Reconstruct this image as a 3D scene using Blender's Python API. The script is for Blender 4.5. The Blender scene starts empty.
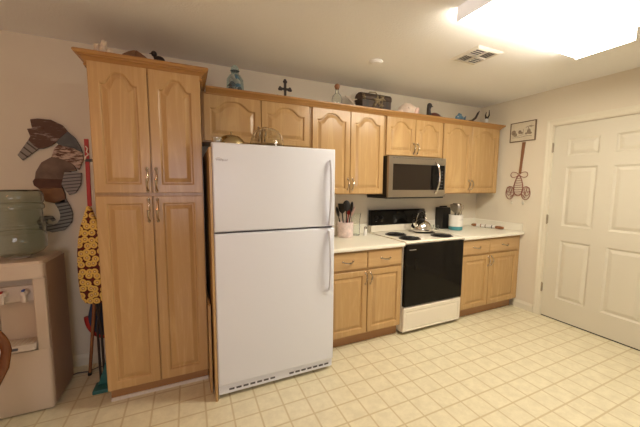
import bpy, bmesh, math, random
from mathutils import Vector, Matrix
random.seed(4)
S = bpy.context.scene
COL = S.collection
PI = math.pi

# ------------------------------------------------------------------ camera
cd = bpy.data.cameras.new('camera')
cam = bpy.data.objects.new('camera', cd)
COL.objects.link(cam)
cd.sensor_width = 36.0
cd.lens = 294.44 * 36.0 / 640.0
cd.clip_start = 0.05
yw, pt, rl = math.radians(24.052), math.radians(-5.521), math.radians(0.385)
F = Vector((math.sin(yw) * math.cos(pt), math.cos(yw) * math.cos(pt), math.sin(pt)))
R = Vector((math.cos(yw), -math.sin(yw), 0))
U = R.cross(F)
R2 = R * math.cos(rl) + U * math.sin(rl)
U2 = -R * math.sin(rl) + U * math.cos(rl)
cam.matrix_world = Matrix(((R2.x, U2.x, -F.x, -1.810), (R2.y, U2.y, -F.y, -2.773), (R2.z, U2.z, -F.z, 1.429), (0, 0, 0, 1)))
S.camera = cam

# ------------------------------------------------------------------ world, light, exposure
w = bpy.data.worlds.new('world')
S.world = w
w.use_nodes = True
w.node_tree.nodes['Background'].inputs[0].default_value = (0.75, 0.85, 1.0, 1)
w.node_tree.nodes['Background'].inputs[1].default_value = 0.03
LAMP_COL = (1.0, 0.895, 0.745, 1)
LAMP_STR = 31.0
ld = bpy.data.lights.new('window_daylight', 'AREA')
ld.shape = 'RECTANGLE'
ld.size, ld.size_y = 1.5, 1.1
ld.energy = 28
ld.color = (0.95, 0.90, 1.0)
lo = bpy.data.objects.new('window_daylight', ld)
COL.objects.link(lo)
lo.location = (-2.0, -5.9, 1.5)
lo.rotation_euler = (PI / 2, 0, 0)
pd = bpy.data.lights.new('warm_fill_lamp', 'POINT')      # unseen warm lamp, added left of the camera to tint the left wall
pd.energy = 14
pd.color = (1.0, 0.36, 0.12)
pd.shadow_soft_size = 0.12
po = bpy.data.objects.new('warm_fill_lamp', pd)
COL.objects.link(po)
po.location = (-3.0, -2.5, 1.95)
S.view_settings.view_transform = 'Standard'
S.view_settings.look = 'None'
S.view_settings.gamma = 1
S.view_settings.use_curve_mapping = False
S.view_settings.exposure = 0.10


# ------------------------------------------------------------------ materials
def newmat(name):
    m = bpy.data.materials.new(name)
    m.use_nodes = True
    nt = m.node_tree
    return m, nt, nt.nodes['Principled BSDF']


def mat(name, col, rough=0.5, metal=0.0, spec=0.5, trans=0.0, ior=1.45, var=0.0, vscale=8, bump=0.0, bscale=60):
    m, nt, b = newmat(name)
    c = (*col, 1)
    b.inputs['Base Color'].default_value = c
    b.inputs['Roughness'].default_value = rough
    b.inputs['Metallic'].default_value = metal
    b.inputs['Specular IOR Level'].default_value = spec
    b.inputs['Transmission Weight'].default_value = trans
    b.inputs['IOR'].default_value = ior
    tc = nt.nodes.new('ShaderNodeTexCoord')
    if var:
        n = nt.nodes.new('ShaderNodeTexNoise')
        n.inputs['Scale'].default_value = vscale
        n.inputs['Detail'].default_value = 4
        nt.links.new(tc.outputs['Object'], n.inputs['Vector'])
        r = nt.nodes.new('ShaderNodeValToRGB')
        r.color_ramp.elements[0].position = 0.3
        r.color_ramp.elements[1].position = 0.7
        r.color_ramp.elements[0].color = (*[x * (1 - var) for x in col], 1)
        r.color_ramp.elements[1].color = (*[min(1, x * (1 + var)) for x in col], 1)
        nt.links.new(n.outputs['Fac'], r.inputs[0])
        nt.links.new(r.outputs[0], b.inputs['Base Color'])
    if bump:
        n = nt.nodes.new('ShaderNodeTexNoise')
        n.inputs['Scale'].default_value = bscale
        n.inputs['Detail'].default_value = 3
        nt.links.new(tc.outputs['Object'], n.inputs['Vector'])
        bp = nt.nodes.new('ShaderNodeBump')
        bp.inputs['Strength'].default_value = bump
        bp.inputs['Distance'].default_value = 0.01
        nt.links.new(n.outputs['Fac'], bp.inputs['Height'])
        nt.links.new(bp.outputs[0], b.inputs['Normal'])
    return m


def wood(name, a, b_, axis=2, rough=0.25, sc=1.0):
    """straight grained oak: noise stretched along one axis"""
    m, nt, b = newmat(name)
    tc = nt.nodes.new('ShaderNodeTexCoord')
    mp = nt.nodes.new('ShaderNodeMapping')
    s = [14 * sc, 14 * sc, 14 * sc]
    s[axis] = 0.9 * sc
    mp.inputs['Scale'].default_value = s
    nt.links.new(tc.outputs['Object'], mp.inputs['Vector'])
    n = nt.nodes.new('ShaderNodeTexNoise')
    n.inputs['Scale'].default_value = 1.0
    n.inputs['Detail'].default_value = 6
    n.inputs['Roughness'].default_value = 0.65
    n.inputs['Distortion'].default_value = 1.6
    nt.links.new(mp.outputs[0], n.inputs['Vector'])
    mp2 = nt.nodes.new('ShaderNodeMapping')
    s2 = [110 * sc, 110 * sc, 110 * sc]
    s2[axis] = 3.0 * sc
    mp2.inputs['Scale'].default_value = s2
    nt.links.new(tc.outputs['Object'], mp2.inputs['Vector'])
    n2 = nt.nodes.new('ShaderNodeTexNoise')
    n2.inputs['Scale'].default_value = 1.0
    n2.inputs['Detail'].default_value = 2
    nt.links.new(mp2.outputs[0], n2.inputs['Vector'])
    mx = nt.nodes.new('ShaderNodeMath')
    mx.operation = 'MULTIPLY_ADD'
    mx.inputs[1].default_value = 0.035
    nt.links.new(n2.outputs['Fac'], mx.inputs[0])
    mm = nt.nodes.new('ShaderNodeMath')
    mm.operation = 'MULTIPLY'
    mm.inputs[1].default_value = 0.65
    nt.links.new(n.outputs['Fac'], mm.inputs[0])
    nt.links.new(mm.outputs[0], mx.inputs[2])
    r = nt.nodes.new('ShaderNodeValToRGB')
    r.color_ramp.elements[0].position = 0.33
    r.color_ramp.elements[1].position = 0.62
    r.color_ramp.elements[0].color = (*a, 1)
    r.color_ramp.elements[1].color = (*b_, 1)
    nt.links.new(mx.outputs[0], r.inputs[0])
    nt.links.new(r.outputs[0], b.inputs['Base Color'])
    b.inputs['Roughness'].default_value = rough
    b.inputs['Specular IOR Level'].default_value = 0.4
    return m


def patch(name, a, b_, rot, s, thr=0.5, soft=0.05, rough=0.8):
    """peeling paint: stretched noise cut at a threshold"""
    m, nt, b = newmat(name)
    tc = nt.nodes.new('ShaderNodeTexCoord')
    mp = nt.nodes.new('ShaderNodeMapping')
    mp.inputs['Rotation'].default_value = rot
    mp.inputs['Scale'].default_value = s
    nt.links.new(tc.outputs['Object'], mp.inputs['Vector'])
    n = nt.nodes.new('ShaderNodeTexNoise')
    n.inputs['Scale'].default_value = 1.0
    n.inputs['Detail'].default_value = 8
    n.inputs['Roughness'].default_value = 0.7
    nt.links.new(mp.outputs[0], n.inputs['Vector'])
    r = nt.nodes.new('ShaderNodeValToRGB')
    r.color_ramp.elements[0].position = thr - soft
    r.color_ramp.elements[1].position = thr + soft
    r.color_ramp.elements[0].color = (*a, 1)
    r.color_ramp.elements[1].color = (*b_, 1)
    nt.links.new(n.outputs['Fac'], r.inputs[0])
    nt.links.new(r.outputs[0], b.inputs['Base Color'])
    b.inputs['Roughness'].default_value = rough
    return m


def brick_mat(name, c1, c2, mortar, bw, rh, ms, loc=(0, 0, 0), rough=0.4, axis_swap=None):
    m, nt, b = newmat(name)
    tc = nt.nodes.new('ShaderNodeTexCoord')
    mp = nt.nodes.new('ShaderNodeMapping')
    mp.inputs['Location'].default_value = loc
    if axis_swap:
        mp.inputs['Rotation'].default_value = axis_swap
    nt.links.new(tc.outputs['Object'], mp.inputs['Vector'])
    br = nt.nodes.new('ShaderNodeTexBrick')
    br.offset = 0
    br.squash = 1
    br.inputs['Scale'].default_value = 1
    br.inputs['Brick Width'].default_value = bw
    br.inputs['Row Height'].default_value = rh
    br.inputs['Mortar Size'].default_value = ms
    br.inputs['Mortar Smooth'].default_value = 0.6
    br.inputs['Mortar'].default_value = (*mortar, 1)
    br.inputs['Bias'].default_value = 0
    nt.links.new(mp.outputs[0], br.inputs['Vector'])
    n = nt.nodes.new('ShaderNodeTexNoise')
    n.inputs['Scale'].default_value = 14
    n.inputs['Detail'].default_value = 6
    n.inputs['Roughness'].default_value = 0.7
    nt.links.new(tc.outputs['Object'], n.inputs['Vector'])
    r = nt.nodes.new('ShaderNodeValToRGB')
    r.color_ramp.elements[0].position = 0.38
    r.color_ramp.elements[1].position = 0.62
    r.color_ramp.elements[0].color = (*c1, 1)
    r.color_ramp.elements[1].color = (*c2, 1)
    nt.links.new(n.outputs['Fac'], r.inputs[0])
    nt.links.new(r.outputs[0], br.inputs['Color1'])
    nt.links.new(r.outputs[0], br.inputs['Color2'])
    nt.links.new(br.outputs['Color'], b.inputs['Base Color'])
    b.inputs['Roughness'].default_value = rough
    bpn = nt.nodes.new('ShaderNodeBump')
    bpn.inputs['Strength'].default_value = 0.15
    bpn.inputs['Distance'].default_value = 0.002
    bpn.invert = True
    nt.links.new(br.outputs['Fac'], bpn.inputs['Height'])
    nt.links.new(bpn.outputs[0], b.inputs['Normal'])
    return m


def stripe_mat(name, a, b_, direction, freq, width=0.3, rough=0.7):
    """painted stripes across one direction (object space)"""
    m, nt, b = newmat(name)
    tc = nt.nodes.new('ShaderNodeTexCoord')
    d = nt.nodes.new('ShaderNodeVectorMath')
    d.operation = 'DOT_PRODUCT'
    v = Vector(direction).normalized() * freq
    d.inputs[1].default_value = v
    nt.links.new(tc.outputs['Object'], d.inputs[0])
    fr = nt.nodes.new('ShaderNodeMath')
    fr.operation = 'FRACT'
    nt.links.new(d.outputs['Value'], fr.inputs[0])
    lt = nt.nodes.new('ShaderNodeMath')
    lt.operation = 'LESS_THAN'
    lt.inputs[1].default_value = width
    nt.links.new(fr.outputs[0], lt.inputs[0])
    mx = nt.nodes.new('ShaderNodeMix')
    mx.data_type = 'RGBA'
    mx.inputs[6].default_value = (*b_, 1)
    mx.inputs[7].default_value = (*a, 1)
    nt.links.new(lt.outputs[0], mx.inputs[0])
    nt.links.new(mx.outputs[2], b.inputs['Base Color'])
    b.inputs['Roughness'].default_value = rough
    return m


def floral_mat(name):
    """yellow ring-shaped blossoms on a dark maroon cloth"""
    m, nt, b = newmat(name)
    tc = nt.nodes.new('ShaderNodeTexCoord')
    v = nt.nodes.new('ShaderNodeTexVoronoi')
    v.voronoi_dimensions = '2D'
    v.inputs['Scale'].default_value = 24
    v.inputs['Randomness'].default_value = 0.5
    d = nt.nodes.new('ShaderNodeVectorMath')          # along the width of the board
    d.operation = 'DOT_PRODUCT'
    d.inputs[1].default_value = Vector((0.174, -0.04, 0)).normalized()
    sp = nt.nodes.new('ShaderNodeSeparateXYZ')
    cb = nt.nodes.new('ShaderNodeCombineXYZ')
    nt.links.new(tc.outputs['Object'], d.inputs[0])
    nt.links.new(tc.outputs['Object'], sp.inputs[0])
    nt.links.new(d.outputs['Value'], cb.inputs[0])
    nt.links.new(sp.outputs[2], cb.inputs[1])
    nt.links.new(cb.outputs[0], v.inputs['Vector'])
    r = nt.nodes.new('ShaderNodeValToRGB')
    cr = r.color_ramp
    cr.interpolation = 'CONSTANT'
    cr.elements[0].position = 0.0
    cr.elements[0].color = (0.80, 0.62, 0.30, 1)
    cr.elements[1].position = 0.13
    cr.elements[1].color = (0.42, 0.20, 0.03, 1)
    e = cr.elements.new(0.22)
    e.color = (0.78, 0.55, 0.13, 1)
    e = cr.elements.new(0.52)
    e.color = (0.10, 0.012, 0.008, 1)
    nt.links.new(v.outputs['Distance'], r.inputs[0])
    nt.links.new(r.outputs[0], b.inputs['Base Color'])
    b.inputs['Roughness'].default_value = 0.85
    return m


def emit_mat(name, col, strength):
    m, nt, b = newmat(name)
    b.inputs['Base Color'].default_value = (0.9, 0.9, 0.85, 1)
    b.inputs['Emission Color'].default_value = col
    b.inputs['Emission Strength'].default_value = strength
    return m


OAK_A, OAK_B = (0.49, 0.310, 0.132), (0.67, 0.465, 0.222)
M = dict(
    oak=wood('oak', OAK_A, OAK_B),
    oak_h=wood('oak_horizontal', (0.50, 0.32, 0.145), (0.66, 0.455, 0.225), axis=0),
    oak_crown=wood('oak_crown', (0.40, 0.21, 0.07), (0.54, 0.31, 0.115), axis=0, rough=0.2),
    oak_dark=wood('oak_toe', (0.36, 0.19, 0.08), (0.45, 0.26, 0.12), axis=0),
    wall=mat('wall_paint', (0.74, 0.68, 0.545), 0.85, bump=0.12, bscale=220),
    ceil=mat('ceiling_texture', (0.93, 0.93, 0.92), 0.95, bump=0.35, bscale=75),
    trim=mat('trim_paint', (0.76, 0.72, 0.58), 0.4),
    doorp=mat('door_paint', (0.675, 0.64, 0.52), 0.45),
    floor=brick_mat('vinyl_floor', (0.72, 0.665, 0.465), (0.82, 0.765, 0.555), (0.61, 0.52, 0.31), 0.1554, 0.147, 0.0075,
                    loc=(0.352 + 0.0037, 1.04 + 0.0037, 0), rough=0.32),
    white=mat('appliance_white', (0.76, 0.80, 0.86), 0.3, bump=0.03, bscale=400),
    side=mat('fridge_case_bounce_tan', (0.50, 0.37, 0.25), 0.5),  # warm light bounced off the pantry, put into the case colour
    bisque=mat('range_enamel', (0.82, 0.77, 0.64), 0.25),
    black=mat('black_glass', (0.006, 0.005, 0.004), 0.10, spec=0.18),
    blackp=mat('black_plastic', (0.012, 0.011, 0.01), 0.4),
    gasket=mat('grey_gasket', (0.10, 0.10, 0.11), 0.6),
    steel=mat('stainless', (0.36, 0.32, 0.27), 0.30, metal=1.0),
    chrome=mat('polished_steel', (0.72, 0.70, 0.66), 0.10, metal=1.0),
    nickel=mat('antique_nickel', (0.50, 0.44, 0.36), 0.16, metal=1.0),
    brass=mat('dull_brass', (0.45, 0.36, 0.20), 0.25, metal=1.0),
    hinge=mat('hinge_metal', (0.40, 0.35, 0.26), 0.4, metal=1.0),
    mwglass=mat('microwave_glass', (0.022, 0.015, 0.010), 0.15, spec=0.25),
    lami=mat('laminate_cream', (0.86, 0.83, 0.70), 0.3, var=0.02, vscale=60),
    glass=mat('clear_glass', (0.95, 0.97, 0.95), 0.03, trans=1.0, ior=1.3),
    jug=mat('blue_green_jug', (0.72, 0.80, 0.80), 0.04, trans=1.0, ior=1.35),
    cooler=mat('cooler_plastic', (0.62, 0.52, 0.40), 0.45),
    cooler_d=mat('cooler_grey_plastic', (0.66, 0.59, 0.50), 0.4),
    cooler_side=mat('cooler_side_shade', (0.40, 0.28, 0.20), 0.5),  # beige plastic with the side's shade mixed into the colour
    capgrey=emit_mat('endcap_glow', (1.0, 0.93, 0.90, 1), 0.35),  # faint emission stands in for ceiling light bounced onto the caps
    diff=emit_mat('lit_diffuser', LAMP_COL, LAMP_STR),
    diff_side=emit_mat('lit_side_lens', LAMP_COL, LAMP_STR * 0.6),
    vent=mat('vent_white', (0.78, 0.75, 0.68), 0.5),
    dark=mat('dark_void', (0.02, 0.018, 0.015), 0.9),
    floral=floral_mat('sunflower_cloth'),
    red=mat('red_paint', (0.36, 0.016, 0.012), 0.45),
    teal=mat('teal_plastic', (0.03, 0.15, 0.145), 0.4),
    navy=mat('navy_cloth', (0.03, 0.05, 0.10), 0.8),
    stick=wood('broomstick', (0.28, 0.12, 0.05), (0.38, 0.18, 0.08)),
    chair=wood('chair_wood', (0.13, 0.045, 0.016), (0.25, 0.10, 0.035), rough=0.25),
    s_brown=patch('driftwood_brown', (0.11, 0.06, 0.04), (0.36, 0.29, 0.25), (0, 0.7, 0), (9, 30, 38), 0.585, 0.04),
    s_dark=mat('weathered_dark_brown', (0.095, 0.042, 0.024), 0.7, var=0.25, vscale=20),
    s_tan=mat('weathered_tan', (0.21, 0.11, 0.055), 0.7, var=0.25, vscale=14),
    s_grey=mat('weathered_blue_grey', (0.12, 0.13, 0.13), 0.7, var=0.3, vscale=12),
    s_mix=mat('weathered_taupe', (0.16, 0.11, 0.08), 0.7, var=0.45, vscale=10),
    s_drift=patch('peeling_white_brown', (0.10, 0.04, 0.025), (0.55, 0.43, 0.34), (0, -0.35, 0), (16, 40, 60), 0.50, 0.05),
    stripe1=stripe_mat('striped_snout', (0.07, 0.06, 0.05), (0.27, 0.25, 0.22), (0.75, 0, 0.75), 28, 0.25),
    stripe2=stripe_mat('striped_fin', (0.06, 0.06, 0.07), (0.27, 0.255, 0.24), (-0.12, 0, 1), 42, 0.28),
    stripe3=stripe_mat('striped_tail', (0.06, 0.06, 0.06), (0.23, 0.23, 0.21), (-0.2, 0, 1), 40, 0.35),
    shell=mat('conch_shell', (0.80, 0.66, 0.54), 0.4, var=0.12, vscale=18),
    pink=mat('shell_pink', (0.78, 0.55, 0.47), 0.35),
    coral=mat('coral_cream', (0.70, 0.60, 0.46), 0.8, var=0.15, vscale=40),
    cork=mat('cork', (0.42, 0.20, 0.10), 0.8, var=0.2, vscale=60),
    iron=mat('dark_iron', (0.035, 0.025, 0.02), 0.5),
    chest=mat('chest_leather', (0.05, 0.028, 0.016), 0.5, var=0.3, vscale=25),
    star=mat('starfish_tan', (0.26, 0.20, 0.11), 0.8, var=0.25, vscale=70),
    ebony=mat('ebony', (0.02, 0.012, 0.01), 0.35),
    redbrown=mat('redbrown_wood', (0.10, 0.03, 0.02), 0.4),
    blue=mat('blue_glaze', (0.10, 0.22, 0.32), 0.3, var=0.35, vscale=20),
    jarblue=mat('jar_blue_glass', (0.62, 0.80, 0.84), 0.05, trans=0.9, ior=1.12),
    wire=mat('rusty_wire', (0.30, 0.12, 0.08), 0.6),
    ribbon=mat('copper_ribbon', (0.27, 0.13, 0.06), 0.6),
    bead=mat('glass_bead', (0.75, 0.72, 0.62), 0.2),
    frame=mat('picture_frame_brown', (0.17, 0.11, 0.06), 0.5),
    print_=mat('picture_paper', (0.66, 0.60, 0.46), 0.7, var=0.06, vscale=20),
    ink=mat('sketch_ink', (0.27, 0.21, 0.15), 0.8, var=0.3, vscale=50),
    crock=mat('pink_white_crock', (0.80, 0.66, 0.62), 0.3, var=0.22, vscale=22),
    crockw=mat('white_crock', (0.80, 0.78, 0.72), 0.3),
    crockt=mat('teal_glaze', (0.06, 0.27, 0.30), 0.3),
    salt=mat('salt_white', (0.85, 0.84, 0.80), 0.6),
    logo=mat('logo_grey', (0.33, 0.32, 0.38), 0.4),
    tick=mat('print_pale_grey', (0.33, 0.31, 0.27), 0.6),
    bluep=mat('tap_blue', (0.05, 0.10, 0.35), 0.4),
    strip=mat('white_strip', (0.72, 0.68, 0.62), 0.5),
)


# ------------------------------------------------------------------ mesh building
class MB:
    def __init__(s):
        s.bm = bmesh.new()

    def face(s, pts):
        vs = [s.bm.verts.new(p) for p in pts]
        return s.bm.faces.new(vs)

    def box(s, x0, x1, y0, y1, z0, z1):
        v = [s.bm.verts.new(p) for p in ((x0, y0, z0), (x1, y0, z0), (x1, y1, z0), (x0, y1, z0),
                                         (x0, y0, z1), (x1, y0, z1), (x1, y1, z1), (x0, y1, z1))]
        for f in ((0, 3, 2, 1), (4, 5, 6, 7), (0, 1, 5, 4), (1, 2, 6, 5), (2, 3, 7, 6), (3, 0, 4, 7)):
            s.bm.faces.new([v[i] for i in f])
        return s

    def rings(s, loops, cap0=True, cap1=True):
        L = [[s.bm.verts.new(p) for p in lp] for lp in loops]
        n = len(L[0])
        for a, b in zip(L, L[1:]):
            for i in range(n):
                j = (i + 1) % n
                s.bm.faces.new((a[i], a[j], b[j], b[i]))
        if cap0:
            s.bm.faces.new(list(reversed(L[0])))
        if cap1:
            s.bm.faces.new(L[-1])
        return s

    def lathe(s, prof, c=(0, 0, 0), n=28, sx=1.0, sy=1.0, mtx=None):
        loops = []
        for r, z in prof:
            r = max(r, 0.0004)
            lp = [Vector((r * sx * math.cos(2 * PI * k / n), r * sy * math.sin(2 * PI * k / n), z)) for k in range(n)]
            if mtx:
                lp = [mtx @ p for p in lp]
            loops.append([p + Vector(c) for p in lp])
        return s.rings(loops)

    def tube(s, pts, r, n=8, closed=False):
        P = [Vector(p) for p in pts]
        m = len(P)
        rr = r if isinstance(r, (list, tuple)) else [r] * m
        loops = []
        up = None
        for i, p in enumerate(P):
            if closed:
                t = (P[(i + 1) % m] - P[i - 1]).normalized()
            else:
                t = (P[min(i + 1, m - 1)] - P[max(i - 1, 0)]).normalized()
            if up is None:
                up = t.orthogonal().normalized()
            up = (up - t * up.dot(t)).normalized()
            q = t.cross(up)
            loops.append([p + (up * math.cos(2 * PI * k / n) + q * math.sin(2 * PI * k / n)) * rr[i] for k in range(n)])
        if closed:
            loops.append(loops[0])
            s.rings(loops, False, False)
            bmesh.ops.remove_doubles(s.bm, verts=s.bm.verts, dist=1e-6)
            return s
        return s.rings(loops)

    def ball(s, c, r, sx=1, sy=1, sz=1, n=14, mtx=None):
        m = 9
        prof = [(math.sin(PI * k / m) * r, -math.cos(PI * k / m) * r * sz) for k in range(m + 1)]
        return s.lathe(prof, c, n, sx, sy, mtx)

    def prism(s, poly, a0, a1, axis='y'):
        """extrude a 2-D outline; axis y: outline in x,z ; axis x: outline in y,z ; axis z: outline in x,y"""
        def P(u, v, a):
            return (u, a, v) if axis == 'y' else ((a, u, v) if axis == 'x' else (u, v, a))
        return s.rings([[P(u, v, a0) for u, v in poly], [P(u, v, a1) for u, v in poly]])

    def build(s, name, m, parent=None, smooth=False, bevel=0.0, seg=2):
        bmesh.ops.recalc_face_normals(s.bm, faces=s.bm.faces)
        me = bpy.data.meshes.new(name)
        off = Vector((0, 0, 0))
        if parent is None:
            xs = [v.co for v in s.bm.verts]
            mn = Vector([min(v[i] for v in xs) for i in range(3)])
            mx = Vector([max(v[i] for v in xs) for i in range(3)])
            off = Vector(((mn.x + mx.x) / 2, (mn.y + mx.y) / 2, mn.z))
            if name == 'floor':
                off = Vector((0, 0, 0))
        else:
            q = parent
            while q:
                off += Vector(q.location)
                q = q.parent
        for v in s.bm.verts:
            v.co -= off
        s.bm.to_mesh(me)
        s.bm.free()
        me.materials.append(M[m] if isinstance(m, str) else m)
        o = bpy.data.objects.new(name, me)
        COL.objects.link(o)
        if parent is None:
            o.location = off
        else:
            o.parent = parent
        if smooth:
            for p in me.polygons:
                p.use_smooth = True
            me.set_sharp_from_angle(angle=math.radians(38))
        if bevel:
            md = o.modifiers.new('bevel', 'BEVEL')
            md.width = bevel
            md.segments = seg
            md.limit_method = 'ANGLE'
            md.angle_limit = math.radians(40)
        return o


def thing(name, label, cat, loc, group=None):
    o = bpy.data.objects.new(name, None)
    o.empty_display_size = 0.1
    o.location = loc
    COL.objects.link(o)
    o['label'] = label
    o['category'] = cat
    if group:
        o['group'] = group
    return o


def tag(o, label, cat, group=None):
    o['label'] = label
    o['category'] = cat
    if group:
        o['group'] = group
    return o


def struct(o):
    o['kind'] = 'structure'
    return o


def box(name, m, parent, x0, x1, y0, y1, z0, z1, bevel=0.0, **k):
    return MB().box(x0, x1, y0, y1, z0, z1).build(name, m, parent, bevel=bevel, **k)


# ------------------------------------------------------------------ room
XW, ZC = 1.736, 2.448
XL, YB = -5.2, -6.0
struct(box('floor', 'floor', None, XL - .1, XW + .1, YB - .1, .1, -0.05, 0))
struct(box('ceiling', 'ceil', None, XL - .1, XW + .1, YB - .1, .1, ZC, ZC + .05))
struct(box('wall_back', 'wall', None, XL - .1, XW + .1, 0, .1, 0, ZC))
struct(box('wall_left', 'wall', None, XL - .1, XL, YB, 0, 0, ZC))
DY0, DY1, DZ = -1.793, -0.879, 2.062           # the panelled door in the right wall
mb = MB()
mb.box(XW, XW + .1, DY1, 0, 0, ZC).box(XW, XW + .1, YB, DY0, 0, ZC).box(XW, XW + .1, DY0, DY1, DZ, ZC)
struct(mb.build('wall_right', 'wall'))
mb = MB()
mb.box(XL, -2.9, YB - .1, YB, 0, ZC).box(-1.3, XW, YB - .1, YB, 0, ZC)
mb.box(-2.9, -1.3, YB - .1, YB, 0, .9).box(-2.9, -1.3, YB - .1, YB, 2.1, ZC)
struct(mb.build('wall_front', 'wall'))
wf = thing('window_1', '', '', (-2.1, YB, .9))
for k_ in ('label', 'category'):
    del wf[k_]
struct(wf)
mb = MB()
mb.box(-2.9, -1.3, YB - .08, YB - .02, .9, .95).box(-2.9, -1.3, YB - .08, YB - .02, 2.05, 2.1)
mb.box(-2.9, -2.85, YB - .08, YB - .02, .95, 2.05).box(-1.35, -1.3, YB - .08, YB - .02, .95, 2.05).box(-2.12, -2.08, YB - .08, YB - .02, .95, 2.05)
mb.build('window_frame', 'trim', wf)
box('pane', 'glass', wf, -2.85, -1.35, YB - .055, YB - .05, .95, 2.05)

# baseboards
def base_prof(o):
    return [(0, 0), (-o, 0), (-o, .062), (-o * .55, .078), (-o * .3, .088), (0, .088)]
mb = MB()
mb.rings([[(x, y, z) for y, z in base_prof(.014)] for x in (XL, -2.325)])
struct(mb.build('baseboard_back', 'trim'))
mb = MB()
mb.rings([[(XW + a, y, z) for a, z in base_prof(.014)] for y in (-.805, -.585)])
mb.rings([[(XW + a, y, z) for a, z in base_prof(.014)] for y in (YB, DY0 - .07)])
struct(mb.build('baseboard_right', 'trim'))


# ------------------------------------------------------------------ raised-panel door leaf (faces -y unless mapped)
def outline(x0, x1, z0, z1, H, d, n=24):
    pts = [(x0 + d, z0 + d), (x1 - d, z0 + d)]
    for k in range(n + 1):
        t = 1 - 2 * k / n
        s_ = min(1, abs(t) / 0.84)
        h = 0.5 + 0.5 * math.cos(PI * s_ ** 1.55)
        x = (x0 + x1) / 2 + t * ((x1 - x0) / 2 - d)
        pts.append((x, z1 - d - H + H * h))
    return pts


def outer(x0, x1, z0, z1, n=24):
    pts = [(x0, z0), (x1, z0)]
    for k in range(n + 1):
        pts.append((x1 + (x0 - x1) * k / n, z1))
    return pts


def leaf(name, m, parent, x0, x1, z0, z1, yf, th=.02, fr=.052, H=.0, axis='y', sgn=-1, rail=None):
    """framed door with a raised centre panel; the front is at yf and looks along sgn"""
    rail = rail if rail else fr
    ix0, ix1, iz0, iz1 = x0 + fr, x1 - fr, z0 + fr, z1 - rail
    dep = lambda d: yf - sgn * d
    e = .003
    def P(lp, d):
        return [((u, dep(d), v) if axis == 'y' else (dep(d), u, v)) for u, v in lp]
    loops = [P(outer(x0, x1, z0, z1), th), P(outer(x0, x1, z0, z1), e), P(outer(x0 + e, x1 - e, z0 + e, z1 - e), 0),
             P(outline(ix0, ix1, iz0, iz1, H, -.006), 0), P(outline(ix0, ix1, iz0, iz1, H, 0), .004),
             P(outline(ix0, ix1, iz0, iz1, H, .003), .012), P(outline(ix0, ix1, iz0, iz1, H, .010), .012),
             P(outline(ix0, ix1, iz0, iz1, H, .034), .002), P(outline(ix0, ix1, iz0, iz1, H, .037), .0015)]
    return MB().rings(loops).build(name, m, parent)


def pull(parent, x, z, yf, vertical=True, L=.115, name='handle'):
    """ornate arched bail pull with two rosettes and a swollen middle"""
    a = []
    r = []
    N = 14
    for k in range(N + 1):
        t = k / N * 2 - 1
        out = .006 + .024 * (1 - abs(t) ** 2.6)
        sag = 0 if vertical else -.010 * (1 - t * t)
        if vertical:
            a.append((x + .003 * math.sin(t * PI), yf - out, z + t * L / 2))
        else:
            a.append((x + t * L / 2, yf - out, z + sag))
        r.append(.0048 + .0042 * math.exp(-(t / .2) ** 2) + .0025 * math.exp(-((abs(t) - .95) / .1) ** 2))
    mb = MB().tube(a, r, 8)
    for s_ in (-1, 1):
        c = (x, yf - .004, z + s_ * L / 2) if vertical else (x + s_ * L / 2, yf - .004, z)
        mb.ball(c, .009, 1, .6, 1.35 if vertical else 1)
    return mb.build(name, 'nickel', parent, smooth=True)


def crown(name, path_x0, path_x1, yf, prof, label, wallside=-0.001):
    loops = []
    for o, z in prof:
        loops.append([(path_x0 - o, wallside, z), (path_x0 - o, yf - o, z), (path_x1 + o, yf - o, z), (path_x1 + o, wallside, z)])
    return loops


def crown_mesh(x0, x1, yf, prof, th=.018, left=True, right=True, ywall=-.002):
    """hollow moulding wrapped round the front and the sides of a cabinet top"""
    mb = MB()
    def path(o, z):
        p = []
        p += [(x0 - o, ywall, z)] if left else []
        p += [(x0 - (o if left else 0), yf - o, z), (x1 + (o if right else 0), yf - o, z)]
        p += [(x1 + o, ywall, z)] if right else []
        return p
    full = prof + [(-th + .001, prof[-1][1]), (-th + .001, prof[0][1])]
    rows = [path(o, z) for o, z in full]
    V = [[mb.bm.verts.new(p) for p in r] for r in rows]
    m = len(V)
    for i in range(m):
        a, b = V[i], V[(i + 1) % m]
        for k in range(len(a) - 1):
            mb.bm.faces.new((a[k], a[k + 1], b[k + 1], b[k]))
    mb.bm.faces.new([r[0] for r in V])
    mb.bm.faces.new([r[-1] for r in reversed(V)])
    return mb


# ------------------------------------------------------------------ right door with casing
dt = thing('door_1', '', '', (XW, (DY0 + DY1) / 2, 0))
for k_ in ('label', 'category'):
    del dt[k_]
struct(dt)
box('door_gap_shade', 'dark', dt, XW + .016, XW + .03, DY0 + .002, DY1 - .002, .001, .0115)  # dark strip drawn for the shaded gap under the door
box('door_slab', 'doorp', dt, XW + .034, XW + .05, DY0 + .0015, DY1 - .0015, .012, DZ - .003)
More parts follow.
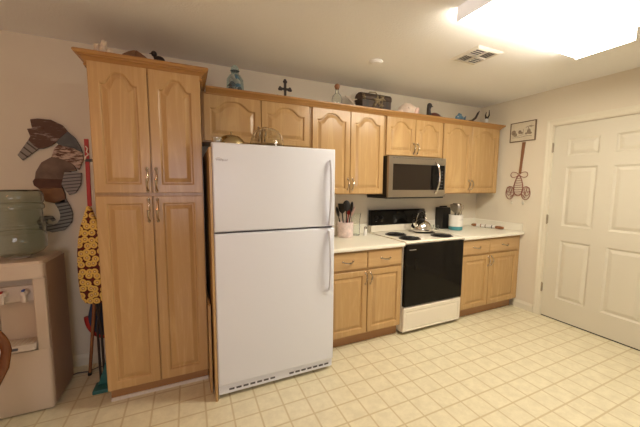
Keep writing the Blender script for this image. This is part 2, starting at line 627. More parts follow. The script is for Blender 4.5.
# six raised panels set in stiles and rails
ys = [(DY0 + .0015, DY0 + .13), (DY0 + .34 + .005, DY1 - .355), (DY1 - .13, DY1 - .0015)]
cols = [(-1.265, -1.008), (-1.664, -1.385)]
rows = [(.235, .865), (1.02, 1.63), (1.745, 1.915)]
mb = MB()
yedges = [DY0 + .0015, -1.664, -1.385, -1.265, -1.008, DY1 - .0015]
zedges = [.012, .235, .865, 1.02, 1.63, 1.745, 1.915, DZ - .003]
XF = XW + .012
for i in range(5):
    for j in range(7):
        if i in (1, 3) and j in (1, 3, 5):
            continue
        mb.box(XF, XF + .022, yedges[i], yedges[i + 1], zedges[j], zedges[j + 1])
bmesh.ops.remove_doubles(mb.bm, verts=mb.bm.verts, dist=1e-5)
mb.build('door_frame', 'doorp', dt)
for c in cols:
    for r_ in rows:
        lp = []
        for d, x in ((0, XF), (.006, XF + .006), (.016, XF + .012), (.020, XF + .012), (.046, XF + .003), (.05, XF + .002)):
            lp.append([(x, c[0] + d, r_[0] + d), (x, c[1] - d, r_[0] + d), (x, c[1] - d, r_[1] - d), (x, c[0] + d, r_[1] - d)])
        MB().rings(lp, cap0=False).build('door_panel', 'doorp', dt)
for z in (1.838, 1.077, .325):
    mb = MB()
    mb.lathe([(.007, -.045), (.007, .045)], (XW - .004, DY1 + .002, z), 10)
    mb.ball((XW - .004, DY1 + .002, z + .047), .006, n=10).ball((XW - .004, DY1 + .002, z - .047), .006, n=10)
    mb.box(XW - .002, XW + .011, DY1 - .003, DY1 + .001, z - .045, z + .045)
    mb.build('hinge', 'hinge', dt, smooth=True)
mb = MB().lathe([(.026, 0), (.026, .006), (.012, .01), (.012, .035), (.026, .04), (.03, .055), (.022, .068), (.002, .07)], (XF, DY0 + .07, .95), 20,
                mtx=Matrix.Rotation(-PI / 2, 4, 'Y'))
mb.build('door_knob', 'hinge', dt, smooth=True)
# casing: a stepped profile mitred round the opening
def casing_path(o):
    return [(DY1 + .008 + o, 0), (DY1 + .008 + o, DZ + .008 + o), (DY0 - .008 - o, DZ + .008 + o), (DY0 - .008 - o, 0)]
prof = [(0, 0), (0, .010), (.018, .013), (.03, .012), (.05, .018), (.06, .018), (.062, 0)]
mb = MB()
V = [[mb.bm.verts.new((XW - t, y, z)) for y, z in casing_path(o)] for o, t in prof]
for i in range(len(V)):
    a, b = V[i], V[(i + 1) % len(V)]
    for k in range(3):
        mb.bm.faces.new((a[k], a[k + 1], b[k + 1], b[k]))
mb.bm.faces.new([r[0] for r in V])
mb.bm.faces.new([r[-1] for r in reversed(V)])
struct(mb.build('trim_1', 'trim'))
mb = MB()
mb.box(XW + .001, XW + .1, DY1 - .0005, DY1 + .0005, 0, DZ).box(XW + .001, XW + .1, DY0 - .0005, DY0 + .0005, 0, DZ).box(XW + .06, XW + .1, DY0, DY1, 0, DZ)
struct(mb.build('trim_2', 'trim'))

# ------------------------------------------------------------------ pantry
PX0, PX1, PY = -2.322, -1.717, -.61
pan = thing('pantry_cabinet', 'tall oak pantry cabinet with four doors, left of the white refrigerator', 'cabinet', ((PX0 + PX1) / 2, PY / 2, 0))
mb = MB().box(PX0, PX1, PY, -.002, .1, 2.148)
mb.build('body', 'oak', pan)
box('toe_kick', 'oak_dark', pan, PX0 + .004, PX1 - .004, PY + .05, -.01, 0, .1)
box('floor_strip', 'strip', pan, PX0 + .004, PX1 - .004, PY + .042, PY + .05, 0, .022)
xm = -2.018
PF = -.632
for z0, z1, H in ((1.372, 2.130, .068), (.112, 1.352, .0)):
    for s_, (a, b) in ((1, (PX0 + .004, xm - .003)), (-1, (xm + .003, PX1 - .004))):
        d = leaf('door', 'oak', pan, a, b, z0, z1, PF, th=.021, fr=.058, H=H, rail=.05)
        hx = b - .022 if s_ == 1 else a + .022
        pull(d, hx, 1.455 if H else 1.262, PF, True, .135)
CP = [(0, 2.100), (.009, 2.100), (.013, 2.107), (.009, 2.114), (.007, 2.118), (.012, 2.130), (.024, 2.144), (.036, 2.150), (.036, 2.157), (.046, 2.159), (.051, 2.166), (.050, 2.174), (.044, 2.180)]
crown_mesh(PX0, PX1, PY - .004, CP).build('crown_molding', 'oak_crown', pan)

# ------------------------------------------------------------------ upper cabinets
UY = -.305
UF = -.325
UZ0, UZ1 = 1.342, 2.13


def upper(label, x0, x1, z0, hz=None, gap=.003, split=None):
    t = thing('wall_cabinet', label, 'cabinet', ((x0 + x1) / 2, UY / 2, z0), 'oak wall cabinets')
    box('body', 'oak', t, x0, x1, UY, -.002, z0, UZ1)
    mid = split if split is not None else (x0 + x1) / 2
    for s_, (a, b) in ((1, (x0 + .014, mid - gap)), (-1, (mid + gap, x1 - .014))):
        d = leaf('door', 'oak', t, a, b, z0 + .008, 2.112, UF, th=.019, fr=.05, H=.062, rail=.042)
        hx = b - .022 if s_ == 1 else a + .022
        pull(d, hx, z0 + (hz or .085), UF, True, .10)
    return t


upper('short oak wall cabinet above the refrigerator, beside the pantry', -1.70, -.812, 1.755, .085, split=-1.248)
upper('oak wall cabinet with two arched doors between the refrigerator and the microwave', -.808, -.018, UZ0, .095, split=-.409)
upper('short oak wall cabinet directly above the microwave', -.014, .744, 1.726, .085)
upper('rightmost oak wall cabinet with two arched doors, beside the lobster wall art', .748, 1.682, UZ0, .10, split=1.197)
UC = [(0, 2.108), (.005, 2.110), (.008, 2.119), (.016, 2.125), (.026, 2.136), (.036, 2.142), (.040, 2.148), (.040, 2.158)]
tag(crown_mesh(-1.668, 1.668, UF - .002, UC, left=False).build('crown_molding', 'oak_crown'),
    'long oak crown molding running along the top of the low wall cabinets', 'molding')

# ------------------------------------------------------------------ base cabinets
CZ = .905
BF = -.632


def base(label, x0, x1, mid):
    t = thing('base_cabinet', label, 'cabinet', ((x0 + x1) / 2, -.3, 0), 'oak base cabinets')
    box('body', 'oak', t, x0, x1, -.61, -.004, .1, CZ - .036)
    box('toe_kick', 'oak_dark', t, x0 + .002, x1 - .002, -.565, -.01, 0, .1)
    for s_, (a, b) in ((1, (x0 + .012, mid - .004)), (-1, (mid + .004, x1 - .012))):
        d = leaf('door', 'oak', t, a, b, .115, .685, BF, th=.021, fr=.05)
        pull(d, b - .022 if s_ == 1 else a + .022, .612, BF, True, .10)
        lp = []
        for dd, y in ((0, BF + .021), (0, BF + .006), (.004, BF + .002), (.012, BF)):
            lp.append([(a + dd, y, .703 + dd), (b - dd, y, .703 + dd), (b - dd, y, .853 - dd), (a + dd, y, .853 - dd)])
        dr = MB().rings(lp).build('drawer', 'oak_h', t)
        pull(dr, (a + b) / 2, .782, BF, False, .10)
    return t


base('oak base cabinet between the refrigerator and the range', -.80, -.003, -.389)
base('oak base cabinet right of the range, against the door wall', .766, 1.69, 1.19)
box('filler', 'oak', bpy.data.objects['base_cabinet.001'], 1.69, XW - .001, -.608, -.59, .1, CZ - .036)


def counter(label, x0, x1, side):
    t = thing('countertop', label, 'countertop', ((x0 + x1) / 2, -.33, CZ - .036))
    pr = [(-.003, CZ - .036), (-.640, CZ - .036), (-.655, CZ - .032), (-.658, CZ - .018), (-.655, CZ - .005), (-.640, CZ), (-.003, CZ)]
    MB().rings([[(x, y, z) for y, z in pr] for x in (x0, x1)]).build('slab', 'lami', t)
    box('backsplash', 'lami', t, x0, x1 - (.02 if side else 0), -.021, -.002, CZ + .0005, CZ + .10, bevel=.004)
    if side:
        box('side_splash', 'lami', t, x1 - .0195, x1 - .001, -.63, -.003, CZ + .0005, CZ + .09, bevel=.004)
    return t


counter('cream laminate countertop between the refrigerator and the range', -.828, -.002, False)
counter('cream laminate countertop right of the range, ending at the side wall', .765, XW - .001, True)

# ------------------------------------------------------------------ range
rg = thing('range', 'cream electric range with a black glass oven door, between the base cabinets', 'stove', (.381, -.33, 0))
RX0, RX1 = .003, .759
box('body', 'bisque', rg, RX0, RX1, -.62, -.03, .03, .885, bevel=.003)
for x in (RX0 + .05, RX1 - .05):
    for y in (-.56, -.1):
        MB().lathe([(.018, 0), (.018, .03)], (x, y, 0), 12).build('foot', 'blackp', rg)
pr = [(-.025, .886), (-.640, .886), (-.655, .890), (-.660, .900), (-.655, .910), (-.640, .915), (-.62, .913), (-.10, .913), (-.025, .918)]
MB().rings([[(x, y, z) for y, z in pr] for x in (RX0, RX1)]).build('cooktop', 'bisque', rg)
od = box('oven_door', 'black', rg, RX0 + .003, RX1 - .003, -.655, -.622, .285, .878, bevel=.006)
mb = MB()
mb.box(.12, .64, -.6556, -.6552, .40, .74)
mb.build('oven_window', mat('oven_window_glass', (0.007, 0.006, 0.005), .08, spec=.18), od)
mb = MB()
mb.box(.05, .13, -.6558, -.655, .828, .834)
mb.build('badge', 'tick', od)
dr = MB()
lp = []
for dd, y in ((0, -.622), (0, -.645), (.006, -.652)):
    lp.append([(RX0 + .004 + dd, y, .035 + dd), (RX1 - .004 - dd, y, .035 + dd), (RX1 - .004 - dd, y, .270 - dd * 1.5), (RX0 + .004 + dd, y, .270 - dd * 1.5)])
lp.append([(RX0 + .03, -.652, .05), (RX1 - .03, -.652, .05), (RX1 - .03, -.652, .232), (RX0 + .03, -.652, .232)])
lp.append([(RX0 + .036, -.645, .056), (RX1 - .036, -.645, .056), (RX1 - .036, -.645, .224), (RX0 + .036, -.645, .224)])
lp.append([(RX0 + .045, -.650, .065), (RX1 - .045, -.650, .065), (RX1 - .045, -.650, .205), (RX0 + .045, -.650, .205)])
drw = dr.rings(lp).build('storage_drawer', 'bisque', rg)
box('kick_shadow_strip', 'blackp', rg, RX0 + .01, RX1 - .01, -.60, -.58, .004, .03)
# backguard
bg = MB().prism([(-.03, .915), (-.085, .918), (-.085, .988), (-.03, .988)], RX0, RX1, 'x').build('backguard', 'bisque', rg, bevel=.003)
mb = MB().prism([(-.03, .989), (-.086, .989), (-.0865, .998), (-.076, 1.14), (-.066, 1.156), (-.03, 1.158)], RX0 - .001, RX1 + .012, 'x')
cp = mb.build('control_panel', 'black', bg, bevel=.003)
for x in (.07, .14, .60, .67):
    MB().lathe([(.022, 0), (.022, .008), (.016, .012), (.014, .026), (.001, .027)], (x, -.083, 1.075), 18, mtx=Matrix.Rotation(PI / 2, 4, 'X')).build('knob', 'blackp', bg, smooth=True)
mb = MB().box(.29, .47, -.0845, -.082, 1.055, 1.10)
mb.build('clock_display', mat('clock_glass', (.012, .013, .012), .25, spec=.2), bg)
for x in (.07, .14, .60, .67):
    MB().box(x - .010, x + .010, -.0868, -.085, 1.033, 1.035).build('printed_mark', 'tick', bg)
# burners: coil elements with drip pans
for (bx, by, br_) in ((.175, -.290, .095), (.150, -.535, .090), (.585, -.270, .100), (.575, -.530, .095)):
    b_ = MB().lathe([(br_ + .014, .912), (br_ + .016, .9175), (br_ + .008, .918), (br_ - .01, .914), (.02, .9145), (.001, .9145)], (bx, by, 0), 36).build('burner', 'blackp', rg, smooth=True)
    pts = []
    for k in range(110):
        t = k / 109
        a = t * 2 * PI * 4
        r = .018 + (br_ - .02) * t
        pts.append((bx + r * math.cos(a), by + r * math.sin(a), .923))
    MB().tube(pts, .0055, 6).build('coil', 'blackp', b_, smooth=True)

# ------------------------------------------------------------------ microwave
mw = thing('microwave', 'stainless over-the-range microwave with a dark window, under the short cabinet', 'microwave', (.381, -.2, 1.308))
MZ0, MZ1 = 1.312, 1.722
box('body', 'blackp', mw, .003, .757, -.36, -.005, MZ0, MZ1, bevel=.003)
box('bottom_plate', 'blackp', mw, -.001, .750, -.375, -.02, MZ0 - .014, MZ0 - .001, bevel=.002)
fr = MB()
# stainless fascia with a window opening
def frame_front(mb, x0, x1, z0, z1, ix0, ix1, iz0, iz1, y, th):
    o = lambda a, b, c, d, yy: [(a, yy, c), (b, yy, c), (b, yy, d), (a, yy, d)]
    mb.rings([o(ix0, ix1, iz0, iz1, y + th), o(x0, x1, z0, z1, y + th), o(x0, x1, z0, z1, y + .003), o(x0 + .003, x1 - .003, z0 + .003, z1 - .003, y),
              o(ix0, ix1, iz0, iz1, y), o(ix0, ix1, iz0, iz1, y + th)], False, False)
frame_front(fr, .003, .757, MZ0, MZ1, .055, .742, 1.385, 1.645, -.388, .028)
md = fr.build('door', 'steel', mw)
box('window', 'mwglass', md, .055, .555, -.380, -.362, 1.385, 1.645)
box('control_panel', 'black', mw, .557, .742, -.381, -.362, 1.385, 1.645)
for j in range(6):
    for i in range(3):
        MB().box(.655 + i * .026, .671 + i * .026, -.3822, -.381, 1.405 + j * .034, 1.413 + j * .034).build('key', 'gasket', mw)
pts = []
rr = []
for k in range(17):
    t = k / 16 * 2 - 1
    pts.append((.622 + .012 * t * t * -1, -.392 - .045 * (1 - t * t) ** .7, 1.515 + t * .165))
    rr.append(.011)
MB().tube(pts, rr, 10).build('door_handle', 'chrome', mw, smooth=True)
mb = MB()
for k in range(18):
    mb.box(.05 + k * .037, .076 + k * .037, -.3895, -.387, 1.702, 1.706)
mb.build('vent_slots', 'gasket', mw)

mw.location.x -= .014

# ------------------------------------------------------------------ refrigerator
rf = thing('refrigerator', 'white top-freezer refrigerator standing between the pantry and the base cabinet', 'refrigerator', (-1.255, -.45, 0))
FX0, FX1, FF = -1.673, -.8300, -.848
box('case', 'side', rf, FX0 + .006, FX1 - .004, -.762, -.06, .03, 1.672, bevel=.006)
box('gasket', 'gasket', rf, FX0 + .015, FX1 - .012, -.775, -.762, .10, 1.668)
mb = MB()
def dleaf(z0, z1):
    lp = []
    for dd, y in ((0, -.776), (0, FF + .012), (.003, FF + .004), (.008, FF + .0006), (.013, FF)):
        lp.append([(FX0 + dd, y, z0 + dd), (FX1 - dd, y, z0 + dd), (FX1 - dd, y, z1 - dd), (FX0 + dd, y, z1 - dd)])
    return MB().rings(lp)
fd = dleaf(1.128, 1.686).build('freezer_door', 'white', rf, smooth=True)
rd = dleaf(.098, 1.116).build('refrigerator_door', 'white', rf, smooth=True)
def fhandle(par, z0, z1, top):
    # a flat tapering grip that stands off the door
    lp = []
    n = 16
    for k in range(n + 1):
        t = k / n
        z = z0 + (z1 - z0) * t
        q = t if top else 1 - t          # q = 1 at the far, tapered end
        wd = .016 * (1 - .5 * q)
        off = .012 + .040 * math.sin(PI * min(1, t * .9 + .05)) ** .6
        xc = -.876
        off_in = max(.0, off - .016)
        yy0, yy1 = FF - off, FF - (off_in if 0 < k < n else -.002)
        lp.append([(xc - wd, yy1, z), (xc - wd * .7, yy0, z), (xc + wd * .7, yy0, z), (xc + wd, yy1, z)])
    return MB().rings(lp).build('handle', 'white', par, smooth=True)
fhandle(fd, 1.14, 1.605, True)
fhandle(rd, .655, 1.10, False)
mb = MB()
mb.box(FX0 + .004, FX1 - .004, -.83, -.77, .030, .094)
gr = mb.build('grille', 'white', rf, bevel=.003)
n = 0
for x in [FX0 + .07 + k * .047 for k in range(16)]:
    if -1.31 < x < -1.20:
        continue
    mb = MB().box(x, x + .034, -.8315, -.829, .050, .063)
    mb.build('grille_slot', 'gasket', gr)
for x in (FX0 + .05, FX1 - .05):
    for y in (-.76, -.12):
        MB().lathe([(.022, 0), (.022, .03)], (x, y, 0), 12).build('foot', 'blackp', rf)
box('divider', 'gasket', rf, FX0 + .01, FX1 - .01, -.82, -.776, 1.117, 1.127)


def text_mesh(body, size, m, parent, origin, ex=.0006, rot=None, shear=0.0):
    c = bpy.data.curves.new('t', 'FONT')
    c.body = body
    c.size = size
    c.extrude = ex
    c.shear = shear
    o = bpy.data.objects.new('t', c)
    COL.objects.link(o)
    bpy.context.view_layer.update()
    me = bpy.data.meshes.new_from_object(o.evaluated_get(bpy.context.evaluated_depsgraph_get()))
    bpy.data.objects.remove(o)
    mt = Matrix.Translation(origin) @ (rot or Matrix.Rotation(PI / 2, 4, 'X'))
    bm = bmesh.new()
    bm.from_mesh(me)
    bm.transform(mt)
    mb = MB()
    mb.bm.free()
    mb.bm = bm
    return mb


text_mesh('Whirlpool', .0165, 'logo', None, Vector((-1.652, FF - .0008, 1.574)), shear=.3).build('logo', 'logo', fd)
mb = MB()
mb.tube([(-1.653 + .045 * k / 12, FF - .001, 1.580 + .012 * math.sin(PI * k / 12 + .3)) for k in range(13)], .0006, 5)
mb.build('logo_swoosh', 'brass', fd)

# wooden board that fills the low part of the gap left of the refrigerator
tag(box('end_panel', 'oak', None, -1.6900, -1.6740, -.842, -.06, 0, 1.655, bevel=.002),
    'tall thin wooden panel standing against the left side of the refrigerator', 'panel')
tag(box('filler_board', 'oak', None, -1.7155, -1.6995, -.74, -.08, 0, .62, bevel=.002),
    'low brown wooden board standing in the gap between pantry and refrigerator', 'board')

# ------------------------------------------------------------------ ceiling light, vent, smoke detector
cl = thing('ceiling_light', 'long lit fluorescent ceiling fixture with a wraparound diffuser', 'ceiling light', (.238, -1.62, ZC - .08))
LX0, LX1, LY0, LY1, LZ = -.370, .846, -1.778, -1.458, 2.370
pr = [(LY0, ZC - .012), (LY0, LZ + .008), (LY0 + .008, LZ), (LY1 - .008, LZ), (LY1, LZ + .008), (LY1, ZC - .012)]
MB().prism([(LY0 + .006, ZC - .0115), (LY0 + .006, LZ + .006), (LY0 + .012, LZ), (LY1 - .012, LZ), (LY1 - .006, LZ + .006), (LY1 - .006, ZC - .0115)], LX0 + .007, LX1 - .007, 'x').build('diffuser', 'diff', cl)
for a_, b_ in ((LY0, LY0 + .0055), (LY1 - .0055, LY1)):
    box('side_lens', 'diff_side', cl, LX0 + .007, LX1 - .007, a_, b_, LZ + .006, ZC - .0115)
box('base_pan', 'vent', cl, LX0 + .01, LX1 - .01, LY0 + .01, LY1 - .01, ZC - .011, ZC - .001)
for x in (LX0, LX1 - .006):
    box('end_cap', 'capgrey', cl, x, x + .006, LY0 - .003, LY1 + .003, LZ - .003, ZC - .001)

vt = thing('ceiling_vent', 'white square ceiling air register left of the lit fixture', 'vent', (.285, -1.06, ZC - .012))
VX0, VX1, VY0, VY1 = .150, .420, -1.19, -.93
mb = MB()
o = lambda a, z: [(VX0 + a, VY0 + a, z), (VX1 - a, VY0 + a, z), (VX1 - a, VY1 - a, z), (VX0 + a, VY1 - a, z)]
mb.rings([o(0, ZC - .001), o(0, ZC - .004), o(.02, ZC - .012), o(.03, ZC - .012), o(.03, ZC - .001)], False, False)
mb.build('frame', 'vent', vt)
box('backing', 'gasket', vt, VX0 + .028, VX1 - .028, VY0 + .028, VY1 - .028, ZC - .0035, ZC - .001)
xc, yc = (VX0 + VX1) / 2, (VY0 + VY1) / 2
mb = MB()
mb.box(xc - .005, xc + .005, VY0 + .03, VY1 - .03, ZC - .014, ZC - .004)
mb.box(VX0 + .03, VX1 - .03, yc - .005, yc + .005, ZC - .014, ZC - .004)
mb.build('cross_bar', 'vent', vt)
for q in range(4):
    sx, sy = (-1, 1)[q % 2], (-1, 1)[q // 2]
    for k in range(4):
        c = .020 + k * .024
        if q in (0, 3):
            y = yc + sy * c
            mb = MB()
            x0, x1 = sorted((xc + sx * .006, xc + sx * .104))
            mb.rings([[(x, y - .010, ZC - .012), (x, y - .008, ZC - .014), (x, y + .009, ZC - .006), (x, y + .008, ZC - .0045)] for x in (x0, x1)])
        else:
            x = xc + sx * c
            mb = MB()
            y0, y1 = sorted((yc + sy * .006, yc + sy * .099))
            mb.rings([[(x - .010, y, ZC - .012), (x - .008, y, ZC - .014), (x + .009, y, ZC - .006), (x + .008, y, ZC - .0045)] for y in (y0, y1)])
        mb.build('louver', 'vent', vt)

sd = thing('smoke_detector', 'small round white ceiling disc above the wall cabinets', 'smoke detector', (-.36, -.635, ZC - .03))
MB().lathe([(.058, ZC - .001), (.060, ZC - .006), (.055, ZC - .013)], (-.36, -.635, 0), 32).build('base', 'ceil', sd, smooth=True)
MB().lathe([(.046, ZC - .0125), (.044, ZC - .018), (.030, ZC - .020), (.001, ZC - .0205)], (-.36, -.635, 0), 32).build('cover', 'ceil', sd, smooth=True)

# ------------------------------------------------------------------ picture and lobster on the right wall
pc = thing('framed_picture', 'small brown-framed sketch of shorebirds hanging left of the door', 'picture', (XW, -.557, 1.943))
py0, py1, pz0, pz1 = -.700, -.414, 1.945, 2.168
mb = MB()
o = lambda a, x: [(x, py0 + a, pz0 + a), (x, py1 - a, pz0 + a), (x, py1 - a, pz1 - a), (x, py0 + a, pz1 - a)]
mb.rings([o(0, XW - .001), o(0, XW - .014), o(.003, XW - .017), o(.009, XW - .016), o(.009, XW - .001)], False, False)
mb.build('frame', 'frame', pc)
box('print', 'print_', pc, XW - .010, XW - .002, py0 + .008, py1 - .008, pz0 + .008, pz1 - .008)
# loose sketch: a low shoreline, wading birds and a leaning tree, as thin raised ink shapes
def ink(pts, w=.003):
    return MB().tube([(XW - .0105, y, z) for y, z in pts], w, 5)
mb = MB()
X_ = XW - .0105
for (y, z, a, b) in ((-.455, 2.055, .026, .030), (-.475, 2.03, .020, .022), (-.525, 2.055, .018, .022), (-.545, 2.045, .014, .014), (-.625, 2.05, .020, .03), (-.64, 2.03, .02, .014), (-.60, 2.03, .016, .012)):
    mb.ball((X_, y, z), 1, .0012, a, b, 12)
for k in range(3):
    c = -.62 - k * .012
    mb.tube([(X_, c + .03, 2.098 + .004 * k), (X_, c, 2.108 + .003 * k), (X_, c - .035, 2.094 + .004 * k)], .0028, 5)
mb.tube([(X_, -.62, 2.03), (X_, -.625, 2.07), (X_, -.618, 2.10)], .003, 5)
mb.tube([(X_, -.44, 2.0), (X_, -.52, 1.993), (X_, -.60, 2.004), (X_, -.66, 1.998)], .0025, 5)
mb.tube([(X_, -.43, 2.015), (X_, -.50, 2.01), (X_, -.55, 2.02)], .002, 5)
mb.tube([(X_, -.56, 2.02), (X_, -.568, 2.06), (X_, -.562, 2.085)], .0022, 5)
mb.build('sketch', 'ink', pc)

lb = thing('lobster_ornament', 'reddish wire lobster wall ornament hanging head-down under the framed sketch', 'wall ornament', (XW, -.557, 1.2))
WX = XW - .012
def Z(v):
    return 1.928 - (v - 143) * .01154
def Y(u):
    return -.557 - (u - 519.5) * .0118
mb = MB()
for a, b in (((522.8, 143.5), (521.5, 169)),):
    y0, z0, y1, z1 = Y(a[0]) + .014, Z(a[1]) + .012, Y(b[0]) + .020, Z(b[1]) - .05
    mb.rings([[(WX - .004, y - w_, z), (WX + .004, y - w_, z), (WX + .004, y + w_, z), (WX - .004, y + w_, z)] for y, z, w_ in
              ((y0, z0, .017), (y0 * .7 + y1 * .3, z0 * .7 + z1 * .3, .016), (y0 * .3 + y1 * .7, z0 * .3 + z1 * .7, .012), (y1, z1, .013))])
mb.build('tail', 'ribbon', lb)
mb = MB()
for k in range(9):
    z = Z(146 + k * 2.6)
    mb.tube([(WX - .006, -.597 + .0022 * k, z), (WX - .008, -.582 + .0015 * k, z - .004), (WX - .006, -.566 + .0012 * k, z)], .0022, 5)
mb.build('tail_ribs', 'wire', lb)
mb = MB()
cy, cz = -.552, Z(185.5)
def oval(a, b, dy=0, dz=0, n=28, x=WX, egg=0.0):
    p = []
    for k in range(n):
        t = 2 * PI * k / n
        p.append((x, cy + dy + a * math.cos(t) * (1 - egg * math.sin(t)), cz + dz + b * math.sin(t)))
    return p
mb.tube(oval(.050, .118, egg=.35), .0055, 6, closed=True)
mb.build('body_frame', 'wire', lb, smooth=True)
mb = MB()
for k in range(8):
    zz = -.095 + k * .026
    hw = .050 * math.sqrt(max(0, 1 - (zz / .118) ** 2)) * (1 - .35 * zz / .118)
    mb.tube([(WX, cy - hw, cz + zz), (WX - .022, cy - hw * .5, cz + zz - .004), (WX - .028, cy, cz + zz - .006), (WX - .022, cy + hw * .5, cz + zz - .004), (WX, cy + hw, cz + zz)], .003, 5)
mb.build('body_wires', 'wire', lb)
for s_ in (-1, 1):
    mb = MB()
    p = []
    for k in range(20):
        t = 2 * PI * k / 20
        p.append((WX, cy + s_ * (.052 + .045 * math.cos(t)), Z(174.5) + .030 * math.sin(t) * (1 + .3 * math.cos(t)) - s_ * 0))
    mb.tube(p, .0035, 6, closed=True)
    mb.build('fin', 'wire', lb, smooth=True)
    mb = MB()
    for rad, dy, dz, rw in ((.056, .092, -.005, .0042), (.036, .102, .015, .003), (.02, .115, .035, .003)):
        p = [(WX - .004, cy + s_ * (dy + rad * .85 * math.cos(2 * PI * k / 20)), Z(192.5) + dz + rad * 1.35 * math.sin(2 * PI * k / 20)) for k in range(20)]
        mb.tube(p, rw, 5, closed=True)
    for k in range(6):
        a = 2 * PI * k / 6
        mb.tube([(WX - .002, cy + s_ * .085, Z(192.5)), (WX - .01, cy + s_ * .085 + .035 * math.cos(a), Z(192.5) + .05 * math.sin(a))], .0022, 5)
    mb.tube([(WX, cy + s_ * .035, Z(193)), (WX, cy + s_ * .06, Z(195.5)), (WX, cy + s_ * .085, Z(197.5))], .004, 5)
    cw = mb.build('claw', 'wire', lb)
    mb = MB().tube([(WX, cy + s_ * .062, Z(198)), (WX, cy + s_ * .066, Z(201.5))], .002, 5)
    mb.ball((WX, cy + s_ * .066, Z(203)), .012, 1, 1, 1.5, 12)
    mb.build('bead', 'bead', cw, smooth=True)

# ------------------------------------------------------------------ seahorse on the back wall
sh = thing('seahorse_plaque', 'large wooden seahorse of weathered planks hanging above the water cooler', 'wall art', (-2.70, 0, 1.07))
def plate(name, m, pts, y0=-.030, y1=-.012, bev=.002):
    return MB().prism(pts, y1, y0, 'y').build(name, m, sh, bevel=bev)
def sgrow(pts, s_=1.03):
    cx = sum(p[0] for p in pts) / len(pts)
    cz_ = sum(p[1] for p in pts) / len(pts)
    return [(cx + (x - cx) * s_, cz_ + (z - cz_) * s_) for x, z in pts]
plate('head', 's_brown', [(-2.801, 1.871), (-2.76, 1.881), (-2.688, 1.879), (-2.627, 1.847), (-2.598, 1.803), (-2.632, 1.768), (-2.667, 1.726), (-2.7, 1.697), (-2.743, 1.675), (-2.769, 1.673), (-2.793, 1.692), (-2.82, 1.729), (-2.808, 1.755), (-2.822, 1.805), (-2.795, 1.811)])
plate('snout', 'stripe1', [(-2.82, 1.729), (-2.793, 1.692), (-2.769, 1.673), (-2.86, 1.587), (-2.885, 1.622)])
plate('neck', 's_grey', [(-2.598, 1.803), (-2.557, 1.76), (-2.528, 1.694), (-2.519, 1.656), (-2.572, 1.687), (-2.657, 1.706), (-2.667, 1.726), (-2.632, 1.768)])
plate('chest', 's_drift', [(-2.657, 1.706), (-2.572, 1.684), (-2.519, 1.656), (-2.516, 1.605), (-2.548, 1.528), (-2.579, 1.569), (-2.632, 1.601), (-2.7, 1.618), (-2.68, 1.678)], y0=-.034)
plate('body', 's_mix', [(-2.7, 1.618), (-2.632, 1.601), (-2.579, 1.569), (-2.56, 1.521), (-2.632, 1.513), (-2.646, 1.458), (-2.803, 1.462), (-2.795, 1.509), (-2.76, 1.576)])
plate('lower_body', 's_dark', [(-2.803, 1.462), (-2.646, 1.458), (-2.657, 1.418), (-2.652, 1.395), (-2.79, 1.393), (-2.811, 1.412), (-2.816, 1.442)])
plate('belly', 's_tan', [(-2.79, 1.3925), (-2.652, 1.3945), (-2.641, 1.351), (-2.64, 1.289), (-2.705, 1.283), (-2.757, 1.298), (-2.763, 1.359)])
plate('fin', 'stripe2', [(-2.632, 1.513), (-2.533, 1.508), (-2.543, 1.418), (-2.575, 1.362), (-2.614, 1.344), (-2.655, 1.417)], y0=-.036)
ctr = [(-2.672, 1.300), (-2.650, 1.250), (-2.640, 1.200), (-2.648, 1.150), (-2.680, 1.110), (-2.728, 1.098), (-2.772, 1.118), (-2.782, 1.150), (-2.760, 1.180), (-2.730, 1.178), (-2.716, 1.155)]
wd = [.035, .036, .036, .036, .033, .028, .024, .020, .016, .013, .009]
Lp, Rp = [], []
for i, (x, z) in enumerate(ctr):
    a = Vector(ctr[max(0, i - 1)])
    b = Vector(ctr[min(len(ctr) - 1, i + 1)])
    t = (b - a).normalized()
    nn = Vector((-t.y, t.x)) * wd[i]
    Lp.append((x + nn.x, z + nn.y))
    Rp.append((x - nn.x, z - nn.y))
mb = MB()
mb.rings([[(l[0], -.012, l[1]), (l[0], -.030, l[1]), (r[0], -.030, r[1]), (r[0], -.012, r[1])] for l, r in zip(Lp, Rp)])
mb.build('tail', 'stripe3', sh)
MB().lathe([(.006, 0), (.008, .004), (.003, .007)], (-2.735, -.030, 1.815), 12, mtx=Matrix.Rotation(PI / 2, 4, 'X')).build('eye', 's_dark', sh, smooth=True)
box('backing_cleat', 's_dark', sh, -2.70, -2.60, -.012, -.001, 1.45, 1.60)

# ------------------------------------------------------------------ water cooler and jug
wc = thing('water_cooler', 'beige floor-standing water dispenser holding a large jug, left of the pantry', 'water dispenser', (-2.79, -.3, 0))
WX0, WX1, WYF, WYB, WZ = -2.95, -2.632, -.50, -.165, .958
def rr_rect(x0, x1, y0, y1, r, z, n=5):
    p = []
    for cx, cy, a0 in ((x1 - r, y0 + r, -PI / 2), (x1 - r, y1 - r, 0), (x0 + r, y1 - r, PI / 2), (x0 + r, y0 + r, PI)):
        for k in range(n + 1):
            a = a0 + PI / 2 * k / n
            p.append((cx + r * math.cos(a), cy + r * math.sin(a), z))
    return p
mb = MB()
mb.rings([rr_rect(WX0, WX1, WYF + d, WYB, .02, z) for z, d in ((0.012, .01), (.05, -.0), (.20, .012), (.40, .02))])
mb.build('lower_front', 'cooler', wc, smooth=True)
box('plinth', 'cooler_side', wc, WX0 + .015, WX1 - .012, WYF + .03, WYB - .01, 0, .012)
mb = MB()
